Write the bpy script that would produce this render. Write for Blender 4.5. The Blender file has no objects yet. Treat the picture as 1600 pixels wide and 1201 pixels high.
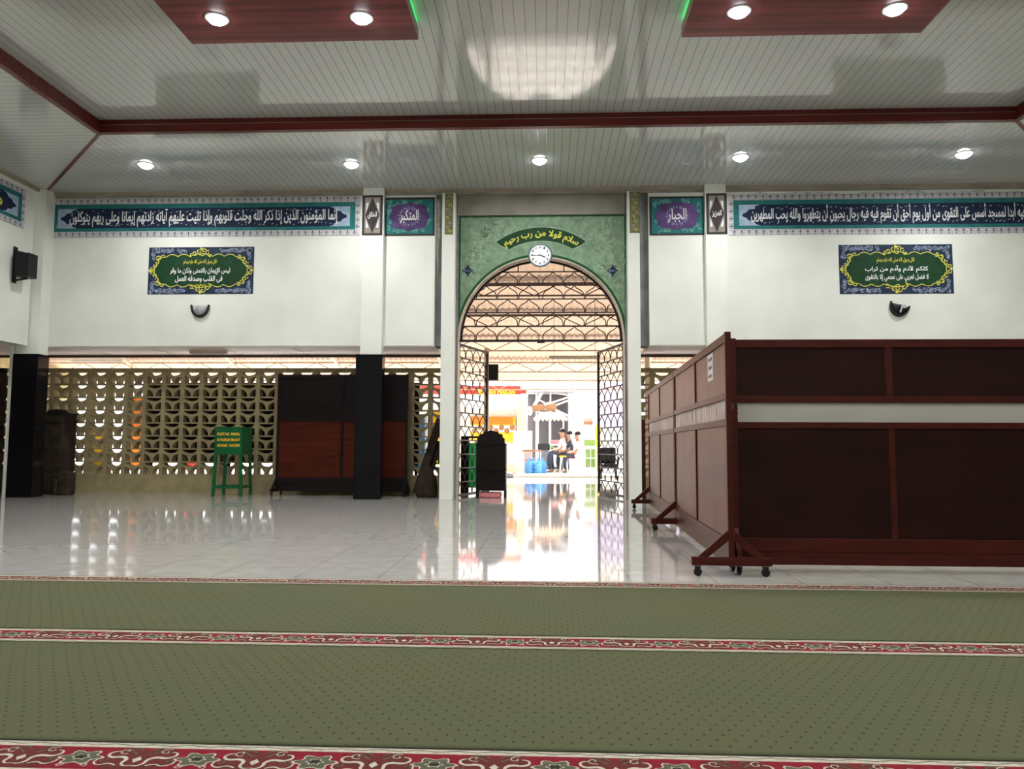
import bpy, bmesh, math, random
from mathutils import Vector, Matrix
from mathutils.geometry import tessellate_polygon
R = math.radians; PI = math.pi
rnd = random.Random(7)
S = bpy.context.scene; COL = S.collection

# ---------------------------------------------------------------- camera
EYE = .95; FPX = 1200.0
_psi = math.atan(53/1200*math.cos(math.atan(95.5/1200))); _th = math.atan(95.5/1200); _ro = .004
_F = Vector((-math.sin(_psi)*math.cos(_th), math.cos(_psi)*math.cos(_th), math.sin(_th)))
_R0 = Vector((math.cos(_psi), math.sin(_psi), 0)); _U0 = _R0.cross(_F)
_R = _R0*math.cos(_ro)+_U0*math.sin(_ro); _U = _R.cross(_F)
cam = bpy.data.cameras.new('camera'); camo = bpy.data.objects.new('camera', cam); COL.objects.link(camo)
cam.sensor_fit = 'HORIZONTAL'; cam.sensor_width = 36; cam.lens = 36*FPX/1600; cam.clip_start = .05; cam.clip_end = 400
camo.matrix_world = Matrix(((_R.x, _U.x, -_F.x, 0), (_R.y, _U.y, -_F.y, 0), (_R.z, _U.z, -_F.z, EYE), (0, 0, 0, 1)))
S.camera = camo
def at(px, py, Y):
    v = _F+_R*((px-800)/FPX)+_U*((600.5-py)/FPX); t = Y/v.y
    return (v.x*t, EYE+v.z*t)
def rect(x0, y0, x1, y1, Y):
    """X0, X1, Z0, Z1 of an upright rectangle at depth Y, averaged over its four measured corners"""
    a, b, c, d = at(x0, y0, Y), at(x1, y0, Y), at(x0, y1, Y), at(x1, y1, Y)
    return ((a[0]+c[0])/2, (b[0]+d[0])/2, (c[1]+d[1])/2, (a[1]+b[1])/2)

# ---------------------------------------------------------------- world, sun, exposure
w = bpy.data.worlds.new('world'); S.world = w; w.use_nodes = True
bg = w.node_tree.nodes['Background']; bg.inputs[0].default_value = (.93, .97, 1, 1); bg.inputs[1].default_value = 3.4
sd = bpy.data.lights.new('sun', 'SUN'); sd.energy = 50; sd.angle = R(1.5); sd.color = (1, .96, .9)
so = bpy.data.objects.new('sun', sd); COL.objects.link(so)
so.rotation_euler = Vector((.20, -.98, -1.0)).to_track_quat('-Z', 'Y').to_euler()
S.view_settings.view_transform = 'Standard'; S.view_settings.look = 'None'; S.view_settings.gamma = 1
S.view_settings.use_curve_mapping = False; S.view_settings.exposure = 0.0
LAMP_W = 50.0        # one ring downlight
BOXLAMP_W = 66.0     # one downlight in a dropped ceiling box

# ---------------------------------------------------------------- materials
def mat(name, col, rough=.6, noise=.12, scale=6, spec=.22, metal=0, bump=0, coat=0, stretch=None, emit=None, estr=0, col2=None, trans=0, coatr=.1, tint=None):
    m = bpy.data.materials.new(name); m.use_nodes = True; nt = m.node_tree; b = nt.nodes['Principled BSDF']
    b.inputs['Roughness'].default_value = rough; b.inputs['Metallic'].default_value = metal
    b.inputs['Specular IOR Level'].default_value = spec; b.inputs['Coat Weight'].default_value = coat
    b.inputs['Coat Roughness'].default_value = coatr
    c = (*col, 1)
    if tint: b.inputs['Specular Tint'].default_value = (*tint, 1)
    if emit: b.inputs['Emission Color'].default_value = (*emit, 1); b.inputs['Emission Strength'].default_value = estr
    if noise > 0:
        tc = nt.nodes.new('ShaderNodeTexCoord'); mp = nt.nodes.new('ShaderNodeMapping')
        if stretch: mp.inputs['Scale'].default_value = stretch
        n = nt.nodes.new('ShaderNodeTexNoise'); n.inputs['Scale'].default_value = scale; n.inputs['Detail'].default_value = 5
        mx = nt.nodes.new('ShaderNodeMix'); mx.data_type = 'RGBA'
        d = col2 if col2 else tuple(x*(1-noise*2) for x in col)
        mx.inputs[6].default_value = (*d, 1); mx.inputs[7].default_value = tuple(min(1, x*(1+noise*(0 if col2 else .6))) for x in col)+(1,)
        rp = nt.nodes.new('ShaderNodeValToRGB'); rp.color_ramp.elements[0].position = .3; rp.color_ramp.elements[1].position = .7
        L = nt.links.new
        L(tc.outputs['Object'], mp.inputs[0]); L(mp.outputs[0], n.inputs[0]); L(n.outputs[0], rp.inputs[0]); L(rp.outputs[0], mx.inputs[0]); L(mx.outputs[2], b.inputs['Base Color'])
        if bump:
            bp = nt.nodes.new('ShaderNodeBump'); bp.inputs['Strength'].default_value = bump; bp.inputs['Distance'].default_value = .01
            L(n.outputs[0], bp.inputs['Height']); L(bp.outputs[0], b.inputs['Normal'])
    else: b.inputs['Base Color'].default_value = c
    if trans: b.inputs['Transmission Weight'].default_value = trans
    return m
def math_(nt, op, a, b=None, c=None):
    n = nt.nodes.new('ShaderNodeMath'); n.operation = op
    for i, x in enumerate((a, b, c)):
        if x is None: continue
        if isinstance(x, (int, float)): n.inputs[i].default_value = x
        else: nt.links.new(x, n.inputs[i])
    return n.outputs[0]

M = {}
M['wall'] = mat('wall_paint', (.76, .775, .70), .55, .05, 1.2, bump=.05)
M['wall_grey'] = mat('grey_plaster', (.25, .26, .25), .8, .2, 3)
M['plaster_tan'] = mat('tan_plaster', (.30, .28, .23), .8, .14, 2)
M['trim_tan'] = mat('tan_cornice', (.34, .29, .22), .6, .12, 3)
M['peel'] = mat('peeling_white', (.62, .62, .60), .8, .2, 14)
M['black_tile'] = mat('black_granite', (.004, .004, .006), .12, .3, 12, spec=.22)
M['wood'] = mat('varnished_wood', (.058, .0085, .006), .42, .2, 3, spec=.28, stretch=(1, 1, 9), bump=.05, tint=(1, .62, .55))
M['wood_panel'] = mat('dark_plywood', (.022, .0045, .003), .45, .35, 1.6, spec=.22, stretch=(1, 1, 5), col2=(.008, .003, .0025), tint=(1, .66, .60))
M['door_sheen_panel'] = mat('door_sheen_plywood', (.15, .062, .05), .42, .2, 2.2, spec=.3, tint=(1, .75, .7))  # dark plywood with the doorway's light and sheen mixed into its colour
M['box_pvc'] = mat('rose_brown_pvc', (.21, .05, .05), .28, .25, 6, stretch=(.05, 1.8, 1), coat=.15)
M['wood_red'] = mat('red_plywood', (.062, .012, .006), .5, .2, 1.6, spec=.12, stretch=(1, 1, 8), tint=(1, .6, .5))
M['wood_black'] = mat('black_plywood', (.010, .006, .006), .5, .2, 2, spec=.12)
M['red_trim'] = mat('red_brown_pvc', (.135, .022, .018), .28, .22, 7, stretch=(.06, 1.6, 1), coat=.15, tint=(1, .7, .7))
M['rubber'] = mat('black_rubber', (.012, .012, .012), .55, .1)
M['steel'] = mat('caster_steel', (.25, .24, .22), .35, .1, metal=1)
M['iron'] = mat('brown_black_iron', (.020, .012, .010), .45, .2, 20)
M['cream_block'] = mat('cream_vent_block', (.36, .30, .16), .75, .14, 5)
M['soffit'] = mat('pinkish_soffit', (.88, .77, .73), .6, .06, 1)
M['green_box'] = mat('green_enamel', (.006, .10, .03), .35, .12, 6, coat=.2)
M['yellow_paint'] = mat('yellow_lettering', (.75, .42, .03), .6, .05)
M['navy'] = mat('navy_paint', (.012, .022, .055), .7, .15, 8)
M['navy2'] = mat('plaque_navy', (.020, .036, .075), .7, .2, 8)
M['teal'] = mat('teal_paint', (.022, .16, .155), .7, .12, 5)
M['teal_light'] = mat('pale_teal_paint', (.22, .50, .45), .7, .2, 10)
M['lace'] = mat('lace_ground', (.70, .685, .70), .8, .08, 9)
M['lace_ink'] = mat('lace_ink', (.09, .07, .095), .8, .1, 9)
M['white_paint'] = mat('white_lettering', (.75, .76, .74), .7, .05, 9)
M['arab_blue'] = mat('pale_blue_scroll', (.38, .45, .60), .7, .1, 12)
M['cart_green'] = mat('deep_green_paint', (.010, .05, .018), .7, .15, 7)
M['yellow'] = mat('gold_yellow_paint', (.62, .60, .10), .7, .1, 12)
M['purple'] = mat('purple_paint', (.105, .06, .17), .75, .25, 4)
M['brown_paint'] = mat('dark_brown_paint', (.045, .035, .035), .75, .15, 7)
M['taupe'] = mat('taupe_paint', (.27, .235, .20), .75, .12, 7)
M['green_wall'] = mat('sage_green_paint', (.20, .305, .195), .75, .16, 9)
M['green_curl'] = mat('pale_sage_scroll', (.32, .43, .29), .75, .1, 9)
M['green_edge'] = mat('dark_green_edge', (.012, .075, .025), .7, .1, 9)
M['olive_pat'] = mat('olive_paint', (.20, .19, .09), .75, .2, 22)
M['cream_edge'] = mat('cream_reveal', (.62, .52, .42), .7, .08, 3)
M['plastic_white'] = mat('white_plastic', (.8, .8, .8), .4, .03)
M['black_plastic'] = mat('black_plastic', (.010, .010, .012), .4, .1)
M['clock_face'] = mat('clock_face', (.85, .86, .88), .5, .02)
M['clock_rim'] = mat('grey_clock_rim', (.16, .19, .19), .35, .1, metal=.3)
M['curtain'] = mat('white_curtain', (.50, .49, .43), .75, .05, 2)
M['curtain_fold'] = mat('crumpled_plastic_strip', (.62, .50, .46), .35, .25, 9, spec=.4, stretch=(9, 9, .6), bump=.5)
M['glass_shade'] = mat('frosted_shade', (.42, .43, .43), .3, .04)
M['roof_sheet'] = mat('peach_roof_sheet', (.47, .345, .265), .6, .12, 3, stretch=(.4, 2, 1))
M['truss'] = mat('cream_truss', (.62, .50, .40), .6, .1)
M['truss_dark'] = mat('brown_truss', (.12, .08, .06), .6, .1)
M['paper'] = mat('notice_paper', (.62, .58, .55), .8, .05)
M['ink'] = mat('print_ink', (.10, .09, .09), .8, .05)
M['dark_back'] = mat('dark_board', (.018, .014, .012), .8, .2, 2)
M['bark_brown'] = mat('dusty_brown', (.045, .032, .022), .85, .3, 6, spec=.15)
M['led'] = mat('green_led', (.02, .5, .12), .5, 0, emit=(.02, 1, .22), estr=2.6)
M['lamp'] = mat('lamp_white', (.9, .9, .9), .5, 0, emit=(.92, .96, 1), estr=25)
# outdoors
def oc(n, c, r=.7, **k): M[n] = mat('outdoor_'+n, c, r, .06, 4, **k)
oc('o_white', (.85, .85, .83)); oc('o_red', (.55, .04, .03)); oc('o_orange', (.75, .22, .03)); oc('o_yellow', (.80, .50, .04)); oc('o_dark', (.05, .045, .05))
oc('o_grey', (.22, .22, .25)); oc('o_box', (.30, .16, .08)); oc('o_blue', (.10, .32, .68), .35); oc('o_green', (.03, .32, .08)); oc('o_pink', (.75, .25, .28)); oc('o_wood', (.38, .18, .08))
oc('o_lilac', (.55, .48, .66)); oc('o_skin', (.32, .17, .11)); oc('o_hair', (.01, .01, .012)); oc('o_trouser', (.04, .045, .07)); oc('o_navyshirt', (.03, .03, .05)); oc('o_ground', (.72, .70, .66)); oc('o_peach', (.85, .62, .45))
oc('o_glow_green', (.03, .65, .15)); oc('o_olive', (.25, .35, .10)); oc('o_metal', (.45, .45, .46), .35)

# glossy tiled floor
def floor_mat():
    m = bpy.data.materials.new('glossy_white_tile'); m.use_nodes = True; nt = m.node_tree; b = nt.nodes['Principled BSDF']; L = nt.links.new
    tc = nt.nodes.new('ShaderNodeTexCoord'); br = nt.nodes.new('ShaderNodeTexBrick'); L(tc.outputs['Object'], br.inputs[0])
    br.offset = 0; br.inputs['Scale'].default_value = 1; br.inputs['Brick Width'].default_value = .6; br.inputs['Row Height'].default_value = .6
    br.inputs['Mortar Size'].default_value = .0025; br.inputs['Mortar Smooth'].default_value = 0
    br.inputs['Color1'].default_value = (.50, .475, .445, 1); br.inputs['Color2'].default_value = (.52, .50, .47, 1); br.inputs['Mortar'].default_value = (.24, .23, .21, 1)
    n = nt.nodes.new('ShaderNodeTexNoise'); n.inputs['Scale'].default_value = 7; n.inputs['Detail'].default_value = 6; L(tc.outputs['Object'], n.inputs[0])
    mx = nt.nodes.new('ShaderNodeMix'); mx.data_type = 'RGBA'; mx.blend_type = 'MULTIPLY'; mx.inputs[0].default_value = .35
    L(br.outputs[0], mx.inputs[6]); L(n.outputs[0], mx.inputs[7]); L(mx.outputs[2], b.inputs['Base Color'])
    b.inputs['Roughness'].default_value = .055; b.inputs['IOR'].default_value = 1.55
    bp = nt.nodes.new('ShaderNodeBump'); bp.inputs['Strength'].default_value = .005; bp.inputs['Distance'].default_value = .02
    n2 = nt.nodes.new('ShaderNodeTexNoise'); n2.inputs['Scale'].default_value = 1.7; L(tc.outputs['Object'], n2.inputs[0]); L(n2.outputs[0], bp.inputs['Height']); L(bp.outputs[0], b.inputs['Normal'])
    return m
M['floor'] = floor_mat()
# planked ceiling; axis 0: planks side by side along x, 1: along y
def plank_mat(name, axis, col, pitch=.122):
    m = bpy.data.materials.new(name); m.use_nodes = True; nt = m.node_tree; b = nt.nodes['Principled BSDF']; L = nt.links.new
    tc = nt.nodes.new('ShaderNodeTexCoord'); sx = nt.nodes.new('ShaderNodeSeparateXYZ'); L(tc.outputs['Object'], sx.inputs[0])
    u = math_(nt, 'MULTIPLY', sx.outputs[axis], 1/pitch); fr = math_(nt, 'FRACT', u)
    gr = math_(nt, 'LESS_THAN', fr, .06)
    n = nt.nodes.new('ShaderNodeTexNoise'); n.inputs['Scale'].default_value = 1.2; L(tc.outputs['Object'], n.inputs[0])
    mx = nt.nodes.new('ShaderNodeMix'); mx.data_type = 'RGBA'; mx.inputs[6].default_value = (*[x*.93 for x in col], 1); mx.inputs[7].default_value = (*col, 1); L(n.outputs[0], mx.inputs[0])
    m2 = nt.nodes.new('ShaderNodeMix'); m2.data_type = 'RGBA'; L(gr, m2.inputs[0]); L(mx.outputs[2], m2.inputs[6]); m2.inputs[7].default_value = (*[x*.40 for x in col], 1)
    L(m2.outputs[2], b.inputs['Base Color'])
    bp = nt.nodes.new('ShaderNodeBump'); bp.inputs['Strength'].default_value = .5; bp.inputs['Distance'].default_value = .004; bp.invert = True
    L(gr, bp.inputs['Height']); L(bp.outputs[0], b.inputs['Normal'])
    b.inputs['Roughness'].default_value = .09; b.inputs['IOR'].default_value = 1.75
    return m
M['plank_x'] = plank_mat('pvc_planks_running_away', 0, (.47, .48, .45)); M['plank_y'] = plank_mat('pvc_planks_running_across', 1, (.47, .48, .45))
# dotted green carpet
def carpet_mat():
    m = bpy.data.materials.new('dotted_green_carpet'); m.use_nodes = True; nt = m.node_tree; b = nt.nodes['Principled BSDF']; L = nt.links.new
    tc = nt.nodes.new('ShaderNodeTexCoord'); sx = nt.nodes.new('ShaderNodeSeparateXYZ')
    nw = nt.nodes.new('ShaderNodeTexNoise'); nw.inputs['Scale'].default_value = 2; L(tc.outputs['Object'], nw.inputs[0])
    va = nt.nodes.new('ShaderNodeVectorMath'); va.operation = 'MULTIPLY_ADD'; L(nw.outputs['Color'], va.inputs[0]); va.inputs[1].default_value = (.018, .018, 0); L(tc.outputs['Object'], va.inputs[2])
    L(va.outputs[0], sx.inputs[0])
    def lat(ox, oy):
        a = math_(nt, 'MULTIPLY', math_(nt, 'SUBTRACT', math_(nt, 'FRACT', math_(nt, 'MULTIPLY_ADD', sx.outputs[0], 1/.062, ox)), .5), .062)
        c = math_(nt, 'MULTIPLY', math_(nt, 'SUBTRACT', math_(nt, 'FRACT', math_(nt, 'MULTIPLY_ADD', sx.outputs[1], 1/.092, oy)), .5), .092)
        d = math_(nt, 'ADD', math_(nt, 'MULTIPLY', a, a), math_(nt, 'MULTIPLY', math_(nt, 'MULTIPLY', c, c), .45))
        return math_(nt, 'LESS_THAN', d, .0052**2)
    dots = math_(nt, 'MAXIMUM', lat(0, 0), lat(.5, .5))
    n = nt.nodes.new('ShaderNodeTexNoise'); n.inputs['Scale'].default_value = 1.4; n.inputs['Detail'].default_value = 6; L(tc.outputs['Object'], n.inputs[0])
    f = nt.nodes.new('ShaderNodeTexNoise'); f.inputs['Scale'].default_value = 260; L(tc.outputs['Object'], f.inputs[0])
    mx = nt.nodes.new('ShaderNodeMix'); mx.data_type = 'RGBA'; mx.inputs[6].default_value = (.118, .110, .052, 1); mx.inputs[7].default_value = (.100, .118, .064, 1); L(n.outputs[0], mx.inputs[0])
    m3 = nt.nodes.new('ShaderNodeMix'); m3.data_type = 'RGBA'; m3.blend_type = 'MULTIPLY'; m3.inputs[0].default_value = .5; L(mx.outputs[2], m3.inputs[6]); L(f.outputs[0], m3.inputs[7])
    m2 = nt.nodes.new('ShaderNodeMix'); m2.data_type = 'RGBA'; L(math_(nt, 'MULTIPLY', dots, .8), m2.inputs[0]); L(m3.outputs[2], m2.inputs[6]); m2.inputs[7].default_value = (.025, .03, .018, 1)
    L(m2.outputs[2], b.inputs['Base Color']); b.inputs['Roughness'].default_value = .95; b.inputs['Specular IOR Level'].default_value = .1
    bp = nt.nodes.new('ShaderNodeBump'); bp.inputs['Strength'].default_value = .3; bp.inputs['Distance'].default_value = .004; L(f.outputs[0], bp.inputs['Height']); L(bp.outputs[0], b.inputs['Normal'])
    return m
M['carpet'] = carpet_mat()
def cm(n, c): M[n] = mat('carpet_'+n, c, .95, .12, 60, spec=.1)
cm('c_cream', (.47, .43, .34)); cm('c_red', (.19, .012, .022)); cm('c_brown', (.115, .026, .022)); cm('c_olive', (.10, .10, .065)); cm('c_dark', (.03, .03, .02)); cm('c_green', (.075, .085, .04))

# ---------------------------------------------------------------- mesh builder
class MB:
    def __init__(s): s.v = []; s.f = []; s.m = []; s.sm = []; s.mats = []
    def mi(s, m):
        if m not in s.mats: s.mats.append(m)
        return s.mats.index(m)
    def add(s, vs, fs, m, smooth=False):
        o = len(s.v); s.v += [tuple(v) for v in vs]; k = s.mi(m)
        for f in fs: s.f.append([i+o for i in f]); s.m.append(k); s.sm.append(smooth)
    def box(s, x0, x1, y0, y1, z0, z1, m, xf=None):
        v = [(x, y, z) for z in (z0, z1) for y in (y0, y1) for x in (x0, x1)]
        if xf: v = [xf(p) for p in v]
        s.add(v, [(0, 2, 3, 1), (4, 5, 7, 6), (0, 1, 5, 4), (2, 6, 7, 3), (0, 4, 6, 2), (1, 3, 7, 5)], m)
    def bar(s, a, b, wd, m, ht=None, up=(0, 0, 1)):
        a = Vector(a); b = Vector(b); d = (b-a).normalized(); u = Vector(up)
        if abs(d.dot(u)) > .98: u = Vector((0, 1, 0))
        r = d.cross(u).normalized(); u = r.cross(d); ht = ht or wd; v = []
        for p in (a, b):
            for i, j in ((-1, -1), (1, -1), (1, 1), (-1, 1)): v.append(p+r*i*wd/2+u*j*ht/2)
        s.add(v, [(0, 1, 2, 3), (7, 6, 5, 4), (0, 4, 5, 1), (1, 5, 6, 2), (2, 6, 7, 3), (3, 7, 4, 0)], m)
    def tube(s, pts, r, m, n=6, closed=False):
        pts = [Vector(p) for p in pts]; N = len(pts); v = []; f = []
        for i, p in enumerate(pts):
            a = pts[i-1] if (i or closed) else p; b = pts[(i+1) % N] if (i < N-1 or closed) else p
            d = (b-a).normalized(); u = Vector((0, 1, 0)) if abs(d.y) < .9 else Vector((1, 0, 0)); q = d.cross(u).normalized(); u = q.cross(d)
            rr = r[i] if isinstance(r, (list, tuple)) else r
            for k in range(n): t = 2*PI*k/n; v.append(p+q*math.cos(t)*rr+u*math.sin(t)*rr)
        for i in range(N if closed else N-1):
            for k in range(n): j = (i+1) % N; f.append((i*n+k, i*n+(k+1) % n, j*n+(k+1) % n, j*n+k))
        if not closed: f.append(tuple(range(n))[::-1]); f.append(tuple((N-1)*n+k for k in range(n)))
        s.add(v, f, m, True)
    def lathe(s, prof, c, m, n=20, axis='z', a0=0, a1=2*PI, smooth=True):
        full = abs(a1-a0-2*PI) < 1e-6; k = n if full else n+1; v = []; f = []
        for r, h in prof:
            for i in range(k):
                t = a0+(a1-a0)*i/n; x, y = r*math.cos(t), r*math.sin(t)
                p = {'z': (x, y, h), 'y': (x, h, y), 'x': (h, x, y)}[axis]; v.append((c[0]+p[0], c[1]+p[1], c[2]+p[2]))
        for j in range(len(prof)-1):
            for i in range(n): a = i; b = (i+1) % k; f.append((j*k+a, j*k+b, (j+1)*k+b, (j+1)*k+a))
        s.add(v, f, m, smooth)
    def prism(s, poly, m, fn, d0, d1):
        """poly: 2D outline; fn(u,v,d)->xyz; d0..d1 thickness"""
        n = len(poly); tri = tessellate_polygon([[Vector((p[0], p[1], 0)) for p in poly]])
        v = [fn(p[0], p[1], d0) for p in poly]+[fn(p[0], p[1], d1) for p in poly]
        f = [tuple(t) for t in tri]+[tuple(i+n for i in t[::-1]) for t in tri]+[(i, (i+1) % n, n+(i+1) % n, n+i) for i in range(n)]
        s.add(v, f, m)
    # flat paint
    def poly(s, pts, m, fn, d):
        if len(pts) <= 4: s.add([fn(p[0], p[1], d) for p in pts], [tuple(range(len(pts)))], m); return
        tri = tessellate_polygon([[Vector((p[0], p[1], 0)) for p in pts]]); s.add([fn(p[0], p[1], d) for p in pts], [tuple(t) for t in tri], m)
    def rect(s, x0, x1, y0, y1, m, fn, d): s.poly([(x0, y0), (x1, y0), (x1, y1), (x0, y1)], m, fn, d)
    def ribbon(s, pts, wd, m, fn, d, closed=False, taper=False, soft=0):
        for _ in range(soft):
            q = [pts[0]]
            for a, b in zip(pts[:-1], pts[1:]): q += [(a[0]*.75+b[0]*.25, a[1]*.75+b[1]*.25), (a[0]*.25+b[0]*.75, a[1]*.25+b[1]*.75)]
            pts = q+[pts[-1]]
        N = len(pts); v = []; f = []
        for i in range(N):
            a = pts[i-1] if (i or closed) else pts[i]; b = pts[(i+1) % N] if (i < N-1 or closed) else pts[i]
            dx, dy = b[0]-a[0], b[1]-a[1]; l = math.hypot(dx, dy) or 1; k = wd/2*((1.15-abs(2*i/(N-1)-1)*.9) if taper else 1)
            v.append(fn(pts[i][0]-dy/l*k, pts[i][1]+dx/l*k, d)); v.append(fn(pts[i][0]+dy/l*k, pts[i][1]-dx/l*k, d))
        for i in range(N if closed else N-1): j = (i+1) % N; f.append((2*i, 2*i+1, 2*j+1, 2*j))
        s.add(v, f, m)
    def build(s, name, parent=None, loc=None, bevel=0):
        me = bpy.data.meshes.new(name); me.from_pydata(s.v, [], s.f); me.update()
        for m in s.mats: me.materials.append(M[m])
        for p, k, sm in zip(me.polygons, s.m, s.sm): p.material_index = k; p.use_smooth = sm
        b = bmesh.new(); b.from_mesh(me); 
        bmesh.ops.recalc_face_normals(b, faces=b.faces) if not getattr(s, 'flat', False) else None
        b.to_mesh(me); b.free()
        o = bpy.data.objects.new(name, me); COL.objects.link(o)
        if parent: o.parent = parent
        if loc: o.location = loc
        if bevel:
            md = o.modifiers.new('bevel', 'BEVEL'); md.width = bevel; md.segments = 2; md.limit_method = 'ANGLE'
        return o
def thing(name, label, cat, loc=(0, 0, 0), rotz=0, group=None):
    o = bpy.data.objects.new(name, None); COL.objects.link(o); o.location = loc; o.rotation_euler = (0, 0, rotz); o.empty_display_size = .1
    o['label'] = label; o['category'] = cat
    if group: o['group'] = group
    return o
def tag(o, label, cat, group=None):
    o['label'] = label; o['category'] = cat
    if group: o['group'] = group
    return o
def struct(name, mb, **k): o = mb.build(name, **k); o['kind'] = 'structure'; return o
def copy_tree(o, parent=None):
    c = o.copy(); COL.objects.link(c); c.parent = parent
    for ch in list(o.children): copy_tree(ch, c)
    return c

# ---------------------------------------------------------------- lettering
AR = {'ا': (0xFE8D, 0), 'أ': (0xFE83, 0), 'إ': (0xFE87, 0), 'آ': (0xFE81, 0), 'ب': (0xFE8F, 1), 'ة': (0xFE93, 0), 'ت': (0xFE95, 1), 'ث': (0xFE99, 1), 'ج': (0xFE9D, 1), 'ح': (0xFEA1, 1), 'خ': (0xFEA5, 1), 'د': (0xFEA9, 0), 'ذ': (0xFEAB, 0), 'ر': (0xFEAD, 0), 'ز': (0xFEAF, 0), 'س': (0xFEB1, 1), 'ش': (0xFEB5, 1), 'ص': (0xFEB9, 1), 'ض': (0xFEBD, 1), 'ط': (0xFEC1, 1), 'ظ': (0xFEC5, 1), 'ع': (0xFEC9, 1), 'غ': (0xFECD, 1), 'ف': (0xFED1, 1), 'ق': (0xFED5, 1), 'ك': (0xFED9, 1), 'ل': (0xFEDD, 1), 'م': (0xFEE1, 1), 'ن': (0xFEE5, 1), 'ه': (0xFEE9, 1), 'و': (0xFEED, 0), 'ؤ': (0xFE85, 0), 'ى': (0xFEEF, 0), 'ي': (0xFEF1, 1)}
LA = {'ا': 0xFEFB, 'أ': 0xFEF7, 'إ': 0xFEF9, 'آ': 0xFEF5}
def shape_ar(t):
    out = []; prev = False; i = 0
    while i < len(t):
        c = t[i]
        if c not in AR: out.append(c); prev = False; i += 1; continue
        if c == 'ل' and i+1 < len(t) and t[i+1] in LA: out.append(chr(LA[t[i+1]]+(1 if prev else 0))); prev = False; i += 2; continue
        base, dual = AR[c]; nxt = dual and i+1 < len(t) and t[i+1] in AR
        out.append(chr(base+(3 if prev and nxt else 2 if nxt else 1 if prev else 0))); prev = bool(nxt); i += 1
    return ''.join(reversed(out))
def inside(p, poly):
    c = False; n = len(poly)
    for i in range(n):
        a, b = poly[i], poly[i-1]
        if (a[1] > p[1]) != (b[1] > p[1]) and p[0] < (b[0]-a[0])*(p[1]-a[1])/(b[1]-a[1])+a[0]: c = not c
    return c
def area(q): return sum(q[i-1][0]*q[i][1]-q[i][0]*q[i-1][1] for i in range(len(q)))/2
def glyphs(t, arabic=True, res=3, bold=0.0):
    """filled letter shapes; overlapping strokes of one letter are filled one by one so they join solidly"""
    c = bpy.data.curves.new('t', 'FONT'); c.body = shape_ar(t) if arabic else t; c.resolution_u = res
    o = bpy.data.objects.new('t', c); COL.objects.link(o); dg = bpy.context.evaluated_depsgraph_get()
    cu = o.to_curve(dg); loops = []
    for sp in cu.splines:
        P_ = []; bp = sp.bezier_points; n = len(bp)
        if n < 2: continue
        for k in range(n):
            a, b = bp[k], bp[(k+1) % n]; p0, p1, p2, p3 = a.co, a.handle_right, b.handle_left, b.co
            st = (p1-p0).cross(p3-p0).length < 1e-6 and (p2-p0).cross(p3-p0).length < 1e-6
            for q in range(1 if st else res): u = q/res; v_ = (1-u)**3*p0+3*u*(1-u)**2*p1+3*u*u*(1-u)*p2+u**3*p3; P_.append((v_.x, v_.y))
        if len(P_) > 2: loops.append(P_)
    o.to_curve_clear(); bpy.data.objects.remove(o); bpy.data.curves.remove(c)
    sg = 1 if area(max(loops, key=lambda q: abs(area(q)))) > 0 else -1; v = []; f = []
    outer = [l for l in loops if area(l)*sg > 0]; holes = [l for l in loops if area(l)*sg <= 0]
    for gi, l in enumerate(outer):
        g = [l]+[h for h in holes if abs(area(h)) < abs(area(l)) and inside(h[0], l)]; o_ = len(v)
        for q in g: v += [(p[0], p[1], .0005*(gi % 4)) for p in q]
        f += [tuple(i+o_ for i in tr_) for tr_ in tessellate_polygon([[Vector((p[0], p[1], 0)) for p in q] for q in g])]
    if bold:
        tmp = MB()
        for l in loops: tmp.ribbon(l, bold*2, 'x', lambda a, b, d: (a, b, 0), 0, closed=True)
        o_ = len(v); v += [(p[0], p[1], .0022+.0004*((k//2) % 3)) for k, p in enumerate(tmp.v)]; f += [tuple(i+o_ for i in q) for q in tmp.f]
    return v, f
def text_into(mb, t, x0, x1, y0, y1, m, fn, d, arabic=True, bold=0.0, warp=None):
    v, f = glyphs(t, arabic, bold=bold)
    ax, bx = min(p[0] for p in v), max(p[0] for p in v); ay, by = min(p[1] for p in v), max(p[1] for p in v)
    q = [(x0+(p[0]-ax)/(bx-ax)*(x1-x0), y0+(p[1]-ay)/(by-ay)*(y1-y0)) for p in v]
    if warp: q = [warp(*p) for p in q]
    mb.add([fn(p[0], p[1], d+p3[2]) for p, p3 in zip(q, v)], f, m)
def front(Y):            # a surface facing the camera: u = x, v = z, d = how far it stands proud
    return lambda u, v, d: (u, Y-d, v)
def spiral(cx, cy, r, turns=1.3, a=0, n=14, sgn=1):
    return [(cx+r*(1-i/n*.85)*math.cos(a+sgn*turns*2*PI*i/n), cy+r*(1-i/n*.85)*math.sin(a+sgn*turns*2*PI*i/n)) for i in range(n+1)]
def circ(cx, cy, r, n=12, ry=None): return [(cx+r*math.cos(2*PI*i/n), cy+(ry or r)*math.sin(2*PI*i/n)) for i in range(n)]

# ================================================================ SETTING
XL, XR, YB, YF = -9.3, 9.3, 13.62, -4.5      # room: left, right, back wall face, wall behind the camera
ZC, ZI = 5.6, 5.79                           # outer ceiling ring, raised middle field
TX, TY0, TY1 = 6.70, 10.9, -1.9              # edge of the raised field
flatxy = lambda u, v, d: (u, v, d)
mb = MB(); mb.box(-14, 14, YF-.3, 23.2, -.12, 0, 'floor'); struct('floor', mb)
mb = MB(); mb.box(-60, 60, 23.2, 95, -.16, .08, 'o_ground'); struct('floor_street', mb)
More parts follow.
